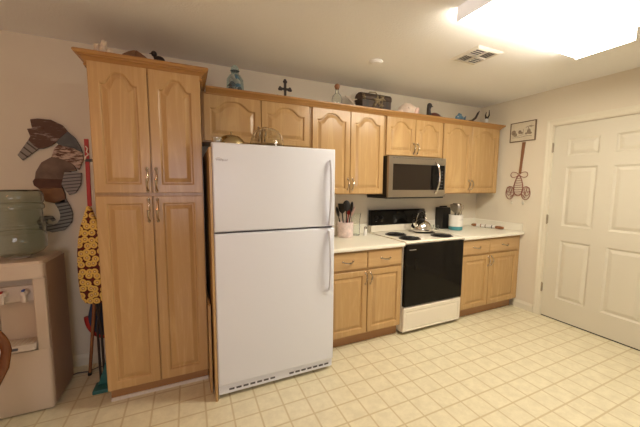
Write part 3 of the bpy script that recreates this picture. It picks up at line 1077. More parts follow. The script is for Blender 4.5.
# upper housing with a recess: built as a U of solids round the niche
mb.box(WX0, WX0 + .060, WYF + .012, WYB, .4005, .86).box(WX1 - .060, WX1, WYF + .012, WYB, .4005, .86).box(WX0 + .0605, WX1 - .0605, WYF + .10, WYB, .4005, .86)
mb.build('housing', 'cooler', wc, bevel=.008)
mb = MB()
mb.rings([rr_rect(WX0 - .002, WX1 + .002, WYF - .004, WYB + .002, .025, .8605), rr_rect(WX0 - .002, WX1 + .002, WYF - .004, WYB + .002, .025, .945),
          rr_rect(WX0 + .008, WX1 - .008, WYF + .008, WYB - .006, .02, .960)])
mb.build('top_cover', 'cooler', wc, smooth=True)
box('right_side_shade', 'cooler_side', wc, WX1 + .0025, WX1 + .005, WYF + .030, WYB - .004, .03, .94)  # thin brown sheet giving the cooler's beige side its shade
box('tap_panel', 'cooler_d', wc, WX0 + .0615, WX1 - .0615, WYF + .075, WYF + .0995, .70, .80, bevel=.006)
for x in (-2.845, -2.745):
    tp = MB().lathe([(.020, 0), (.018, .03), (.012, .035), (.012, .05)], (x, WYF + .075, .762), 16, mtx=Matrix.Rotation(PI / 2, 4, 'X'))
    tp.lathe([(.011, -.055), (.012, .0), (.010, .012)], (x, WYF + .040, .762), 14)
    tp = tp.build('tap', 'cooler_d', wc, smooth=True)
    box('tap_lever', 'red' if x < -2.8 else 'bluep', tp, x - .006, x + .006, WYF + .028, WYF + .052, .7745, .786, bevel=.002)
mb = MB()
mb.rings([rr_rect(WX0 + .065, WX1 - .065, WYF - .002, WYF + .099, .015, .415), rr_rect(WX0 + .0615, WX1 - .0615, WYF - .006, WYF + .099, .015, .455)])
tr = mb.build('drip_tray', 'cooler_d', wc, smooth=True)
mb = MB()
for k in range(9):
    mb.box(WX0 + .072 + k * .020, WX0 + .083 + k * .020, WYF + .01, WYF + .09, .4552, .4575)
mb.build('grid', 'cooler', tr)
box('badge', 'gasket', tr, -2.835, -2.775, WYF - .0085, WYF + .002, .428, .443, bevel=.002)

jg = thing('water_jug', 'large blue-green plastic water jug upside down on the cooler', 'water jug', (-2.80, -.325, WZ))
R0 = .137
prof = [(.030, .945), (.034, .960), (.075, .975), (.115, .995), (R0 - .004, 1.02), (R0, 1.04), (R0, 1.10), (R0 - .004, 1.115), (R0 - .010, 1.122), (R0 - .004, 1.13), (R0, 1.14), (R0 - .001, 1.16), (R0 - .012, 1.17),
        (R0 - .012, 1.26), (R0 - .001, 1.27), (R0, 1.285), (R0 - .004, 1.295), (R0 - .010, 1.302), (R0 - .004, 1.31), (R0, 1.325), (R0 - .001, 1.355), (R0 - .010, 1.378), (R0 - .028, 1.388), (.05, 1.388), (.001, 1.38)]
prof[0] = (.030, .961)
prof += [(max(.0012, a_ - .005), z_ - (.004 if i_ < 3 else 0)) for i_, (a_, z_) in enumerate(reversed(prof[1:]))]
MB().lathe(prof, (-2.80, -.325, 0), 48).build('bottle', 'jug', jg, smooth=True)
MB().lathe([(.050, .9605), (.052, .968), (.036, .975)], (-2.80, -.325, 0), 28).build('collar', 'cooler', jg, smooth=True)

# ------------------------------------------------------------------ wooden chair at the left edge
ch = thing('dining_chair', 'dark wooden hoop-back chair at the left edge, in front of the water cooler', 'chair', (-2.90, -.90, 0))
CX, CYb = -2.852, -.90
hoop = []
for k in range(25):
    t = PI * k / 24
    hoop.append((CX + .203 * math.cos(t) * (1 if True else 0), CYb - .02 * math.sin(t), .615 + .19 * math.sin(t)))
low = [(CX + .155, CYb - .03, .445), (CX + .19, CYb - .005, .53)]
hoop = low + hoop + [(2 * CX - p[0], p[1], p[2]) for p in reversed(low)]
MB().tube(hoop, .020, 10).build('back_hoop', 'chair', ch, smooth=True)
for k in range(6):
    a = -.115 + k * .046
    zt = .60 + .19 * math.sqrt(max(0, 1 - (a * 1.25 / .203) ** 2)) - .008
    MB().tube([(CX + a, CYb - .03, .455), (CX + a * 1.1, CYb + .005, .58), (CX + a * 1.25, CYb - .018, zt)], [.007, .009, .006], 8).build('spindle', 'chair', ch, smooth=True)
lp = []
for z, e in ((.425, .02), (.432, .0), (.452, 0), (.46, .012)):
    lp.append([(CX + (.175 - e) * math.copysign(abs(math.cos(t)) ** .7, math.cos(t)), CYb - .17 + (.175 - e) * math.copysign(abs(math.sin(t)) ** .7, math.sin(t)), z)
               for t in [2 * PI * k / 32 for k in range(32)]])
MB().rings(lp).build('seat', 'chair', ch, smooth=True)
for sx in (-1, 1):
    for sy in (-1, 1):
        MB().tube([(CX + sx * .12, CYb - .17 + sy * .12, .43), (CX + sx * .135, CYb - .17 + sy * .14, .22), (CX + sx * .15, CYb - .17 + sy * .155, .0)], [.015, .020, .012], 10).build('leg', 'chair', ch, smooth=True)
MB().tube([(CX - .135, CYb - .17, .2), (CX, CYb - .17, .2), (CX + .135, CYb - .17, .2)], [.008, .013, .008], 8).build('stretcher', 'chair', ch, smooth=True)
for sx in (-1, 1):
    MB().tube([(CX + sx * .135, CYb - .31, .21), (CX + sx * .137, CYb - .17, .2), (CX + sx * .135, CYb - .03, .21)], [.008, .012, .008], 8).build('stretcher', 'chair', ch, smooth=True)

# ------------------------------------------------------------------ things stored beside the pantry
ib = thing('ironing_board', 'ironing board in a yellow sunflower cover standing on end beside the pantry', 'ironing board', (-2.42, -.40, .0))
A = Vector((-2.508, -.335, 0))
B = Vector((-2.334, -.375, 0))
wdir = (B - A).normalized()
wid = (B - A).length
nrm = Vector((wdir.y, -wdir.x, 0)).normalized()
if nrm.y > 0:
    nrm = -nrm
mid = (A + B) / 2
half = [(0, 1.285), (.010, 1.278), (.018, 1.25), (.035, 1.20), (.055, 1.14), (.072, 1.06), (.083, .97), (.088, .87), (.088, .77), (.085, .70), (.077, .65), (.055, .615), (0, .603)]
out = [(h, z) for h, z in half] + [(-h, z) for h, z in reversed(half[1:-1])]
mb = MB()
lp = []
for t, e in ((-.018, .012), (-.012, .002), (.012, .002), (.018, .012)):
    row = []
    for h, z in out:
        s_ = 1 - e / .088
        p = mid + wdir * h * s_ + nrm * t
        row.append((p.x, p.y, .91 + (z - .91) * (1 - e / .36)))
    lp.append(row)
mb.rings(lp).build('covered_board', 'floral', ib, smooth=True)
for h in (-.035, .045):
    p0 = mid - nrm * .03 + wdir * h
    p1 = mid - nrm * .03 - wdir * h * .3
    MB().tube([(p0.x, p0.y, .80), (p1.x, p1.y, .4), (p1.x - .0, p1.y, 0.004)], .008, 8).build('leg', 'iron', ib, smooth=True)

st = thing('broom_handle', 'brown wooden stick leaning behind the sunflower ironing board cover', 'broom', (-2.475, -.43, 0))
MB().tube([(-2.530, -.175, .004), (-2.482, -.250, .30), (-2.438, -.310, .60)], .0105, 10).build('stick', 'stick', st, smooth=True)
MB().tube([(-2.5305, -.1745, .0), (-2.526, -.182, .03)], .0125, 10).build('cap', 'blackp', st, smooth=True)

bgt = thing('tote_bag', 'dark blue cloth bag with a red rim hanging below the ironing board cover', 'bag', (-2.42, -.30, .35))
mb = MB()
o = []
for k in range(17):
    t = PI + PI * k / 16
    o.append((-2.405 + .10 * math.cos(t), .50 + .155 * math.sin(t)))
o = [(min(a_, -2.328), b_) for a_, b_ in o] + [(-2.335, .66), (-2.47, .66)]
o = [(a_, b_ - .035) for a_, b_ in o]
mb.prism(o, -.225, -.190, 'y').build('bag', 'navy', bgt, bevel=.006)
MB().tube([(-2.405 + .108 * math.cos(PI + PI * k / 20), -.208, .465 + .163 * math.sin(PI + PI * k / 20)) for k in range(13)], .019, 10).build('rim', 'red', bgt, smooth=True)

dp = thing('dustpan', 'teal plastic dustpan standing on the floor beside the pantry', 'dustpan', (-2.40, -.42, 0))
mb = MB()
mb.rings([[(-2.450, -.45, z0) if i == 0 else ((-2.340, -.45, z0) if i == 1 else ((-2.340, -.34, z0) if i == 2 else (-2.450, -.34, z0))) for i in range(4)] for z0 in (0.0, .028)])
mb.build('pan', 'teal', dp, bevel=.006)
MB().prism([(-2.432, .0285), (-2.345, .0285), (-2.350, .190), (-2.372, .215), (-2.400, .12)], -.385, -.355, 'y').build('back', 'teal', dp, bevel=.005)
MB().tube([(-2.368, -.370, .205), (-2.366, -.368, .30), (-2.364, -.366, .40)], .010, 8).build('handle', 'teal', dp, smooth=True)

rs = thing('hanging_stick', 'narrow red stick hanging on the pantry side above the sunflower cover', 'stick', (-2.37, -.47, 1.28))
mb = MB()
mb.rings([[(-2.392 - .006 * t, -.475, z), (-2.370 - .006 * t, -.475, z), (-2.370 - .006 * t, -.463, z), (-2.392 - .006 * t, -.463, z)] for z, t in ((1.285, 1), (1.50, .5), (1.705, 0))])
mb.build('blade', 'red', rs, bevel=.002)
box('clip', 'iron', rs, -2.394, -2.328, -.480, -.462, 1.565, 1.582, bevel=.002)
MB().tube([(-2.385, -.478, 1.66), (-2.376, -.480, 1.645), (-2.382, -.480, 1.625), (-2.372, -.478, 1.61), (-2.388, -.478, 1.597), (-2.393, -.478, 1.575)], .004, 6).build('cord', 'shell', rs, smooth=True)

tag(MB().tube([(-2.70, -.16, .006), (-2.62, -.12, .006), (-2.55, -.13, .006), (-2.49, -.09, .006), (-2.42, -.12, .006), (-2.36, -.06, .006)], .004, 6).build('power_cord', 'gasket', smooth=True),
    'thin dark power cord lying on the floor along the baseboard', 'cord')

# ------------------------------------------------------------------ decorations on top of the pantry
TZ = 2.1485
mb = MB()
for k in range(7):
    a = 2 * PI * k / 7
    mb.tube([(-2.25, -.52, TZ + .01), (-2.25 + .03 * math.cos(a), -.52 + .03 * math.sin(a), TZ + .06), (-2.25 + .05 * math.cos(a + .5), -.52 + .05 * math.sin(a + .5), TZ + .085 + .02 * (k % 3))], [.020, .019, .014], 8)
mb.lathe([(.03, TZ), (.045, TZ + .01), (.03, TZ + .03)], (-2.25, -.52, 0), 14)
tag(mb.build('coral', 'coral', smooth=True), 'pale branching coral at the left end of the pantry top', 'coral')
sf = MB()
pts = []
for k in range(10):
    a = 2 * PI * k / 10 + .3
    r = .105 if k % 2 == 0 else .045
    pts.append((-2.09 + r * math.cos(a), -.48 + r * .8 * math.sin(a)))
c0 = [(x, y, TZ + .050) for x, y in pts]
sf.rings([[(x, y, TZ) for x, y in pts], [(x, y, TZ + .075) for x, y in pts], [(-2.09 + (x + 2.09) * .5, -.48 + (y + .48) * .5, TZ + .110) for x, y in pts], [(-2.09 + (x + 2.09) * .12, -.48 + (y + .48) * .12, TZ + .130) for x, y in pts]])
tag(sf.build('starfish', 's_tan', smooth=True), 'brown domed starfish in the middle of the pantry top', 'starfish')
mb = MB()
mb.lathe([(.025, TZ), (.024, TZ + .008), (.006, TZ + .014), (.006, TZ + .07)], (-1.96, -.50, 0), 12)
mb.ball((-1.955, -.50, TZ + .085), .026, 1.3, .8, 1.1)
mb.ball((-1.985, -.50, TZ + .122), .018)
mb.tube([(-1.97, -.50, TZ + .08), (-1.982, -.50, TZ + .115)], .012, 8)
mb.tube([(-1.985, -.50, TZ + .122), (-2.012, -.50, TZ + .120)], [.008, .002], 8)
tag(mb.build('bird_figurine', 'ebony', smooth=True), 'tiny dark bird figurine on the pantry top, right of the starfish', 'figurine')

# ------------------------------------------------------------------ decorations along the wall cabinets
TZ = 2.1305
jar = thing('shell_jar', 'blue glass jar filled with seashells, on the cabinet above the refrigerator', 'jar', (-1.43, -.19, TZ))
jc = (-1.43, -.19, 0)
MB().lathe([(.055, TZ), (.066, TZ + .01), (.070, TZ + .08), (.066, TZ + .15), (.045, TZ + .185), (.030, TZ + .195), (.030, TZ + .215), (.038, TZ + .222)], jc, 28).build('glass_body', 'jarblue', jar, smooth=True)
MB().lathe([(.028, TZ + .222), (.033, TZ + .235), (.026, TZ + .255), (.008, TZ + .270), (.001, TZ + .272)], jc, 20).build('stopper', 'jarblue', jar, smooth=True)
random.seed(9)
for k in range(34):
    a = -PI + random.random() * 2 * PI
    z = TZ + .02 + .15 * random.random()
    r = (.042 if z < TZ + .12 else .03) * (0.5 + .5 * random.random())
    q = MB().ball((jc[0] + r * math.cos(a), jc[1] + r * math.sin(a), z), .016 + .008 * random.random(), 1, .6, 1, 10)
    q.build('seashell', ('shell', 's_dark', 'blue', 'coral', 's_grey')[k % 5], jar, smooth=True)

cr = thing('cross', 'dark iron standing cross above the refrigerator cabinet', 'cross', (-1.005, -.20, TZ))
mb = MB()
x, y = -1.005, -.20
mb.box(x - .010, x + .010, y - .006, y + .006, TZ + .012, TZ + .195)
mb.box(x - .040, x + .040, y - .006, y + .006, TZ + .125, TZ + .143)
for p in ((x, TZ + .20), (x - .044, TZ + .134), (x + .044, TZ + .134)):
    for a in range(3):
        t = 2 * PI * a / 3 + PI / 2
        mb.ball((p[0] + .008 * math.cos(t), y, p[1] + .008 * math.sin(t)), .013, 1, .6, 1, 12)
mb.build('cross_bar', 'iron', cr, smooth=True)
MB().lathe([(.028, TZ), (.028, TZ + .006), (.014, TZ + .012)], (x, y, 0), 18).build('foot', 'iron', cr, smooth=True)
for s_, l in ((-1, 'small dark pebble figure left of the iron cross'), (1, 'small dark pebble figure right of the iron cross')):
    mb = MB().ball((x + s_ * .068, y, TZ + .045), .017, 1, 1, 1, 12).lathe([(.014, TZ), (.016, TZ + .012), (.010, TZ + .035)], (x + s_ * .068, y, 0), 12)
    if s_ < 0:
        mb.ball((x + s_ * .068, y, TZ + .068), .012, n=10)
    tag(mb.build('pebble_figurine', 'iron', smooth=True), l, 'figurine')

gb = thing('glass_bottle', 'clear glass bottle with a round cork ball, left of the dark chest', 'bottle', (-.493, -.20, TZ))
c = (-.493, -.20, 0)
MB().lathe([(.045, TZ), (.050, TZ + .008), (.050, TZ + .11), (.042, TZ + .14), (.018, TZ + .165), (.016, TZ + .20), (.020, TZ + .205), (.014, TZ + .206), (.012, TZ + .16), (.038, TZ + .135), (.046, TZ + .105), (.046, TZ + .012), (.001, TZ + .008)], c, 28).build('bottle', 'glass', gb, smooth=True)
MB().ball((c[0], c[1], TZ + .226), .026, n=18).build('cork_ball', 'cork', gb, smooth=True)
MB().lathe([(.040, TZ + .014), (.042, TZ + .03), (.030, TZ + .045), (.001, TZ + .05)], c, 18).build('sand', 'coral', gb, smooth=True)
mb = MB()
mb.tube([(-.41, -.20, TZ + .155), (-.375, -.21, TZ + .135), (-.335, -.2, TZ + .11), (-.30, -.2, TZ + .075), (-.275, -.2, TZ + .012)], [.008, .011, .012, .012, .012], 8)
mb.tube([(-.375, -.21, TZ + .135), (-.35, -.2, TZ + .155), (-.335, -.19, TZ + .172)], [.008, .007, .004], 7)
mb.tube([(-.335, -.2, TZ + .11), (-.31, -.22, TZ + .125), (-.285, -.22, TZ + .13)], [.008, .007, .004], 7)
mb.tube([(-.32, -.2, TZ + .10), (-.355, -.18, TZ + .075), (-.375, -.17, TZ + .01)], [.009, .008, .010], 7)
tag(mb.build('coral_branch', 'coral', smooth=True), 'pale twisted coral branch between the corked bottle and the chest', 'coral')

cs = thing('treasure_chest', 'dark brown chest with tan starfish on its front, on the wall cabinets', 'chest', (-.085, -.20, TZ))
mb = MB().box(-.255, .085, -.27, -.13, TZ, TZ + .13)
mb.build('box', 'chest', cs, bevel=.006)
mb = MB()
o = [(-.272, TZ + .131), (-.274, TZ + .165), (-.25, TZ + .195), (-.20, TZ + .205), (-.15, TZ + .195), (-.126, TZ + .165), (-.128, TZ + .131)]
mb.prism(o, -.259, .089, 'x').build('lid', 'chest', cs, bevel=.004)
def star(mb, x, z, R_, y, rot=0.0, r_=.38):
    p = []
    for k in range(10):
        a = rot + 2 * PI * k / 10
        q = R_ if k % 2 == 0 else R_ * r_
        p.append((x + q * math.cos(a), z + q * math.sin(a)))
    mb.rings([[(a, y, b) for a, b in p], [(a, y - .006, b) for a, b in p], [(x + (a - x) * .3, y - .016, z + (b - z) * .3) for a, b in p]])
for x, z, R_, ro in ((-.085, TZ + .125, .060, .3), (-.03, TZ + .15, .045, .9), (-.24, TZ + .145, .028, .2), (-.04, TZ + .085, .035, 1.2), (-.12, TZ + .075, .030, .6)):
    mb = MB()
    star(mb, x, z, R_, -.274, ro)
    mb.build('starfish_trim', 'star', cs)
mb = MB()
mb.box(-.205, -.185, -.2725, -.27, TZ, TZ + .13).box(.025, .045, -.2725, -.27, TZ, TZ + .13)
mb.build('strap', 'iron', cs)
mb = MB()
mb.tube([(-.15, -.2, TZ + .2), (-.13, -.2, TZ + .222), (-.06, -.2, TZ + .228), (-.03, -.2, TZ + .20)], .006, 8)
mb.build('lid_handle', 'star', cs, smooth=True)

# conch shell
cn = thing('conch_shell', 'large cream and pink conch shell right of the dark chest', 'seashell', (.38, -.2, TZ))
mb = MB()
prof = []
for k in range(15):
    t = k / 14
    r = .088 * math.sin(PI * min(1, t ** .8 * .98 + .02)) ** .75 * (1 + .05 * math.sin(t * 26))
    prof.append((r, -.13 + .245 * t))
mb.lathe(prof, (.375, -.20, TZ + .083), 26, mtx=Matrix.Rotation(PI / 2, 4, 'Y') @ Matrix.Rotation(.25, 4, 'X'), sy=.9)
mb.lathe([(.001, -.01), (.030, .01), (.034, .03), (.022, .05), (.012, .066), (.001, .078)], (.282, -.2, TZ + .068), 16, mtx=Matrix.Rotation(-PI / 2, 4, 'Y'))
for k in range(7):
    a = 2 * PI * k / 7
    mb.tube([(.32, -.2 + .066 * math.cos(a), TZ + .078 + .060 * math.sin(a)), (.305, -.2 + .082 * math.cos(a), TZ + .080 + .073 * math.sin(a))], [.014, .003], 8)
mb.build('whorl', 'shell', cn, smooth=True)
MB().ball((.418, -.262, TZ + .075), .052, .55, .4, 1.0, 18, mtx=Matrix.Rotation(.5, 4, 'Y')).build('lip', 'pink', cn, smooth=True)

# dark seated figure (duck-like carving)
ct = thing('carved_bird', 'dark wooden long-necked bird carving right of the conch shell', 'figurine', (.72, -.2, TZ))
mb = MB()
mb.ball((.735, -.2, TZ + .056), .056, 1.7, .75, 1.0, 20)
mb.tube([(.80, -.2, TZ + .065), (.85, -.2, TZ + .075)], [.022, .006], 8)
mb.build('body', 'redbrown', ct, smooth=True)
mb = MB()
mb.tube([(.665, -.2, TZ + .04), (.648, -.2, TZ + .09), (.645, -.2, TZ + .14), (.655, -.2, TZ + .175)], [.034, .024, .021, .026], 12)
mb.ball((.656, -.2, TZ + .182), .028, 1.05, .8, .95, 14)
mb.tube([(.67, -.2, TZ + .180), (.705, -.2, TZ + .172)], [.012, .003], 8)
mb.build('neck_and_head', 'ebony', ct, smooth=True)

bf = thing('blue_fish', 'blue ceramic fish left of the dark driftwood on the wall cabinets', 'figurine', (1.13, -.2, TZ))
MB().ball((1.12, -.2, TZ + .092), .040, 1.7, .5, .85, 18).build('body', 'blue', bf, smooth=True)
mb = MB().prism([(1.175, TZ + .09), (1.225, TZ + .125), (1.215, TZ + .088), (1.228, TZ + .05)], -.206, -.194, 'y')
mb.prism([(1.08, TZ + .115), (1.105, TZ + .148), (1.15, TZ + .138), (1.16, TZ + .112)], -.204, -.196, 'y').build('fin', 'blue', bf, bevel=.002)
MB().lathe([(.03, TZ), (.028, TZ + .008), (.006, TZ + .016), (.006, TZ + .062)], (1.12, -.2, 0), 14).build('stand', 'iron', bf, smooth=True)
for s_ in (-1,):
    MB().ball((1.075, -.219, TZ + .098), .007, n=10).build('eye', 'salt', bf, smooth=True)

dw = MB()
dw.tube([(1.238, -.2, TZ + .030), (1.27, -.2, TZ + .068), (1.33, -.2, TZ + .080), (1.385, -.2, TZ + .115), (1.42, -.2, TZ + .165), (1.447, -.2, TZ + .205)], [.010, .013, .013, .014, .011, .005], 9)
dw.tube([(1.33, -.2, TZ + .08), (1.345, -.2, TZ + .04), (1.35, -.2, TZ + .0095)], [.011, .010, .012], 9)
dw.tube([(1.385, -.2, TZ + .115), (1.395, -.21, TZ + .15), (1.39, -.22, TZ + .178)], [.009, .007, .003], 8)
tag(dw.build('driftwood', 'ebony', smooth=True), 'dark curved driftwood branch rising to the right, beside the blue fish', 'driftwood')
an = thing('seagull_figurine', 'small white bird with dark raised wings at the right cabinet end', 'figurine', (1.59, -.2, TZ))
mb = MB()
mb.tube([(1.575, -.2, TZ + .13), (1.56, -.2, TZ + .165), (1.572, -.2, TZ + .205)], [.012, .008, .003], 8)
mb.tube([(1.59, -.2, TZ + .13), (1.625, -.2, TZ + .17), (1.622, -.2, TZ + .235)], [.012, .008, .003], 8)
mb.build('wings', 'ebony', an, smooth=True)
MB().ball((1.583, -.2, TZ + .105), .022, 1.0, .8, 1.2, 14).build('body', 'salt', an, smooth=True)
MB().lathe([(.025, TZ), (.024, TZ + .008), (.008, TZ + .016), (.006, TZ + .082)], (1.583, -.2, 0), 12).build('stand', 's_tan', an, smooth=True)

# ------------------------------------------------------------------ on top of the refrigerator
FZ = 1.6725
lid = thing('brass_lid', 'round dull brass serving dome with a small knob, on the refrigerator', 'dish cover', (-1.525, -.60, FZ))
c = (-1.525, -.60, 0)
MB().lathe([(.098, FZ), (.102, FZ + .006), (.096, FZ + .012), (.094, FZ + .04), (.080, FZ + .070), (.055, FZ + .090), (.025, FZ + .100), (.001, FZ + .102)], c, 36).build('dome', 'brass', lid, smooth=True)
MB().lathe([(.004, FZ + .100), (.004, FZ + .110), (.008, FZ + .115), (.006, FZ + .122), (.001, FZ + .124)], c, 16).build('knob', 'brass', lid, smooth=True)
gd = thing('glass_cloche', 'clear glass cake dome right of the brass dome, on the refrigerator', 'glass dome', (-1.30, -.58, FZ))
c = (-1.265, -.58, 0)
prof = [(.128, FZ), (.130, FZ + .008), (.126, FZ + .015), (.124, FZ + .06), (.112, FZ + .11), (.085, FZ + .15), (.045, FZ + .172), (.001, FZ + .178), (.001, FZ + .174), (.043, FZ + .168), (.082, FZ + .146), (.108, FZ + .108), (.120, FZ + .06), (.122, FZ + .0)]
MB().lathe(prof, c, 40).build('dome', 'glass', gd, smooth=True)
tag(MB().lathe([(.02, FZ), (.028, FZ + .02), (.034, FZ + .060), (.031, FZ + .060), (.025, FZ + .024), (.001, FZ + .008)], (-1.628, -.70, 0), 28).build('silver_dish', 'chrome', smooth=True),
    'small shiny silver dish at the left front corner of the refrigerator top', 'dish')

# ------------------------------------------------------------------ on the counters
KZ = CZ + .0006
uc = thing('utensil_crock', 'pink and white crock full of black utensils beside the refrigerator', 'crock', (-.365, -.17, KZ))
c = (-.365, -.17, 0)
MB().lathe([(.070, KZ), (.078, KZ + .01), (.080, KZ + .14), (.083, KZ + .152), (.078, KZ + .154), (.073, KZ + .14), (.072, KZ + .012), (.001, KZ + .01)], c, 32).build('pot', 'crock', uc, smooth=True)


def utensil(x, y, zb, dx, dy, L, head, m, cat, label, group='utensils'):
    t = thing(cat, label, 'utensil', (x, y, zb), group=None)
    e = Vector((x + dx, y + dy, zb + L))
    a = Vector((x, y, zb))
    MB().tube([a, a.lerp(e, .5), e], [.005, .006, .006], 8).build('handle', m, t, smooth=True)
    d = (e - a).normalized()
    q = d.to_track_quat('Z', 'Y').to_matrix().to_4x4()
    if head == 'spoon':
        MB().ball(e + d * .035, .050, .78, .30, 1.1, 16, mtx=q).build('bowl', m, t, smooth=True)
    elif head == 'spatula':
        mb = MB()
        mb.rings([[q @ Vector(p) + e for p in ((-w_, -.003, z), (w_, -.003, z), (w_, .003, z), (-w_, .003, z))] for w_, z in ((.010, -.01), (.040, .015), (.045, .080), (.040, .088))])
        mb.build('blade', m, t)
    elif head == 'whisk':
        mb = MB()
        for k in range(5):
            an_ = PI * k / 5
            mb.tube([q @ Vector((.030 * math.sin(PI * j / 10) * math.cos(an_), .030 * math.sin(PI * j / 10) * math.sin(an_), .0 + .09 * j / 10)) + e for j in range(11)], .0016, 5)
        mb.build('wires', m, t)
    return t


B0 = KZ + .02
utensil(-.385, -.19, B0, -.035, -.01, .235, 'spatula', 'blackp', 'turner', 'black slotted turner leaning left in the pink crock, beside the refrigerator')
utensil(-.37, -.20, B0, -.010, -.015, .265, 'spoon', 'blackp', 'serving_spoon', 'black serving spoon, tallest and upright in the pink crock')
utensil(-.35, -.19, B0, .030, -.01, .250, 'spoon', 'blackp', 'ladle', 'black ladle leaning right in the pink crock')
utensil(-.345, -.16, B0, .050, .0, .200, 'spatula', 'pink', 'spatula', 'pink spatula at the right of the pink crock')
utensil(-.345, -.135, B0, .050, .02, .215, 'spoon', 'red', 'mixing_spoon', 'small red spoon at the right edge of the pink crock')
utensil(-.39, -.16, B0, -.045, .012, .20, 'spoon', 'blackp', 'slotted_spoon', 'lowest black spoon behind the turner in the pink crock')

gv = thing('glass_pitcher', 'tall clear glass canister right of the pink utensil crock', 'pitcher', (-.215, -.12, KZ))
c = (-.215, -.12, 0)
MB().lathe([(.040, KZ), (.045, KZ + .005), (.046, KZ + .17), (.055, KZ + .235), (.052, KZ + .235), (.042, KZ + .17), (.041, KZ + .012), (.001, KZ + .010)], c, 30).build('body', 'glass', gv, smooth=True)
ss = thing('salt_shaker', 'small glass shaker of white salt at the left rear of the range', 'shaker', (-.125, -.17, KZ))
c = (-.125, -.17, 0)
MB().lathe([(.018, KZ), (.020, KZ + .004), (.018, KZ + .06), (.014, KZ + .07)], c, 18).build('body', 'salt', ss, smooth=True)
MB().lathe([(.0155, KZ + .0705), (.016, KZ + .085), (.010, KZ + .093), (.001, KZ + .094)], c, 18).build('cap', 'chrome', ss, smooth=True)

# kettle on the rear right burner
kt = thing('kettle', 'shiny steel tea kettle with a black handle, on the rear right burner', 'kettle', (.56, -.24, .929))
KX, KY, K0 = .540, -.268, .929
prof = [(.100, K0), (.112, K0 + .006), (.116, K0 + .02), (.112, K0 + .045), (.095, K0 + .08), (.072, K0 + .105), (.050, K0 + .118), (.046, K0 + .120)]
MB().lathe(prof, (KX, KY, 0), 40).build('body', 'chrome', kt, smooth=True)
MB().lathe([(.045, K0 + .1203), (.042, K0 + .128), (.020, K0 + .136), (.006, K0 + .138), (.006, K0 + .146), (.014, K0 + .152), (.012, K0 + .165), (.001, K0 + .168)], (KX, KY, 0), 26).build('lid', 'blackp', kt, smooth=True)
MB().tube([(KX - .075, KY - .02, K0 + .055), (KX - .115, KY - .03, K0 + .08), (KX - .140, KY - .038, K0 + .115)], [.024, .017, .012], 14).build('spout', 'chrome', kt, smooth=True)
MB().tube([(KX - .135, KY - .036, K0 + .108), (KX - .148, KY - .040, K0 + .126)], [.015, .013], 12).build('spout_cap', 'blackp', kt, smooth=True)
pts = []
for k in range(19):
    t = PI * k / 18
    pts.append((KX - .088 * math.cos(t), KY - .02 * math.cos(t), K0 + .105 + .125 * math.sin(t)))
MB().tube(pts, [.0055] * 19, 8).build('bail', 'chrome', kt, smooth=True)
MB().tube(pts[5:14], [.012, .014, .015, .016, .016, .016, .015, .014, .012], 12).build('grip', 'blackp', kt, smooth=True)

for x, y, l in ((.845, -.10, 'small clear glass cup nearer the range, right of the kettle'), (.905, -.13, 'small clear glass cup beside the black knife block')):
    tag(MB().lathe([(.024, KZ), (.028, KZ + .004), (.032, KZ + .055), (.029, KZ + .055), (.025, KZ + .01), (.001, KZ + .008)], (x, y, 0), 24).build('glass_cup', 'glass', smooth=True), l, 'cup', 'clear glass cups')

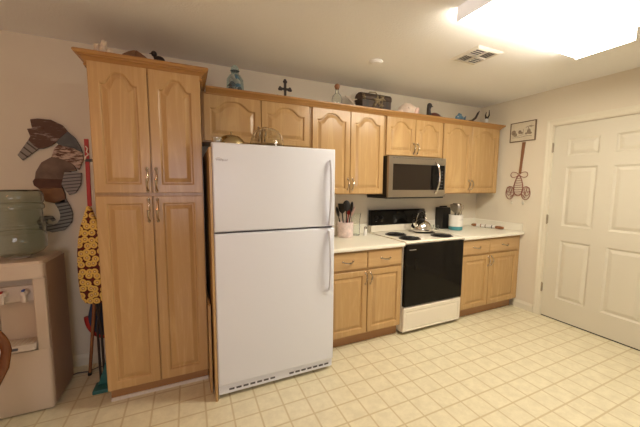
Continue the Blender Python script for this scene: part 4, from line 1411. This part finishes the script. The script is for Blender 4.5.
kb = thing('knife_block', 'black upright block of knives on the counter right of the range', 'knife block', (1.04, -.13, KZ))
mb = MB().prism([(.99, KZ), (1.13, KZ), (1.13, KZ + .22), (1.12, KZ + .262), (.99, KZ + .262)], -.135, -.025, 'y')
mb.build('block', 'blackp', kb, bevel=.006)
for k in range(5):
    x = 1.008 + k * .025
    MB().tube([(x, -.08, KZ + .255), (x, -.08, KZ + .278)], [.008, .010], 8).build('knife_handle', 'blackp', kb, smooth=True)
wcx = thing('canister_crock', 'white crock with a teal base holding steel utensils, beside the knife block', 'crock', (1.205, -.17, KZ))
c = (1.105, -.235, 0)
MB().lathe([(.068, KZ), (.077, KZ + .006), (.078, KZ + .045)], c, 32).build('base_band', 'crockt', wcx, smooth=True)
MB().lathe([(.078, KZ + .0455), (.079, KZ + .17), (.082, KZ + .18), (.077, KZ + .182), (.073, KZ + .17), (.072, KZ + .05), (.001, KZ + .047)], c, 32).build('pot', 'crockw', wcx, smooth=True)
mb = MB()
mb.box(1.075, 1.135, -.3155, -.312, KZ + .125, KZ + .128)
mb.build('printed_line', 'tick', wcx)
B1 = KZ + .05
utensil(1.075, -.255, B1, -.035, -.01, .175, 'spatula', 'steel', 'turner', 'steel turner leaning left in the white and teal crock')
utensil(1.095, -.265, B1, -.014, -.012, .175, 'spoon', 'steel', 'serving_spoon', 'steel spoon upright in the white and teal crock')
utensil(1.115, -.25, B1, .014, -.01, .175, 'spoon', 'brass', 'ladle', 'brownish ladle right of centre in the white and teal crock')
utensil(1.140, -.235, B1, .055, .0, .160, 'whisk', 'steel', 'whisk', 'wire whisk leaning right in the white and teal crock')
utensil(1.125, -.205, B1, .035, .02, .175, 'spatula', 'blackp', 'spatula', 'black spatula at the back of the white and teal crock')

# domino-style wooden rack on the counter by the side splash
rk = thing('rolling_pin', 'long white rolling pin with brown wooden ends, at the counter corner', 'rolling pin', (1.63, -.25, KZ))
a = Vector((1.585, -.075, KZ + .020))
b = Vector((1.655, -.455, KZ + .020))
MB().tube([a.lerp(b, .17), a.lerp(b, .5), a.lerp(b, .76)], .020, 16).build('barrel', 'crockw', rk, smooth=True)
for s_, e in ((.15, -.0), (.78, 1.0)):
    p, q = a.lerp(b, s_ + (.018 if s_ < .5 else -.018)), a.lerp(b, e)
    MB().tube([p, p.lerp(q, .2), p.lerp(q, .6), q], [.015, .018, .019, .013], 12).build('wooden_end', 'stick', rk, smooth=True)
for k, s_ in enumerate((.30, .45, .65)):
    MB().tube([a.lerp(b, s_), a.lerp(b, s_ + .025)], .0208, 16).build('dark_mark', ('cork', 'star', 'iron')[k], rk, smooth=True)
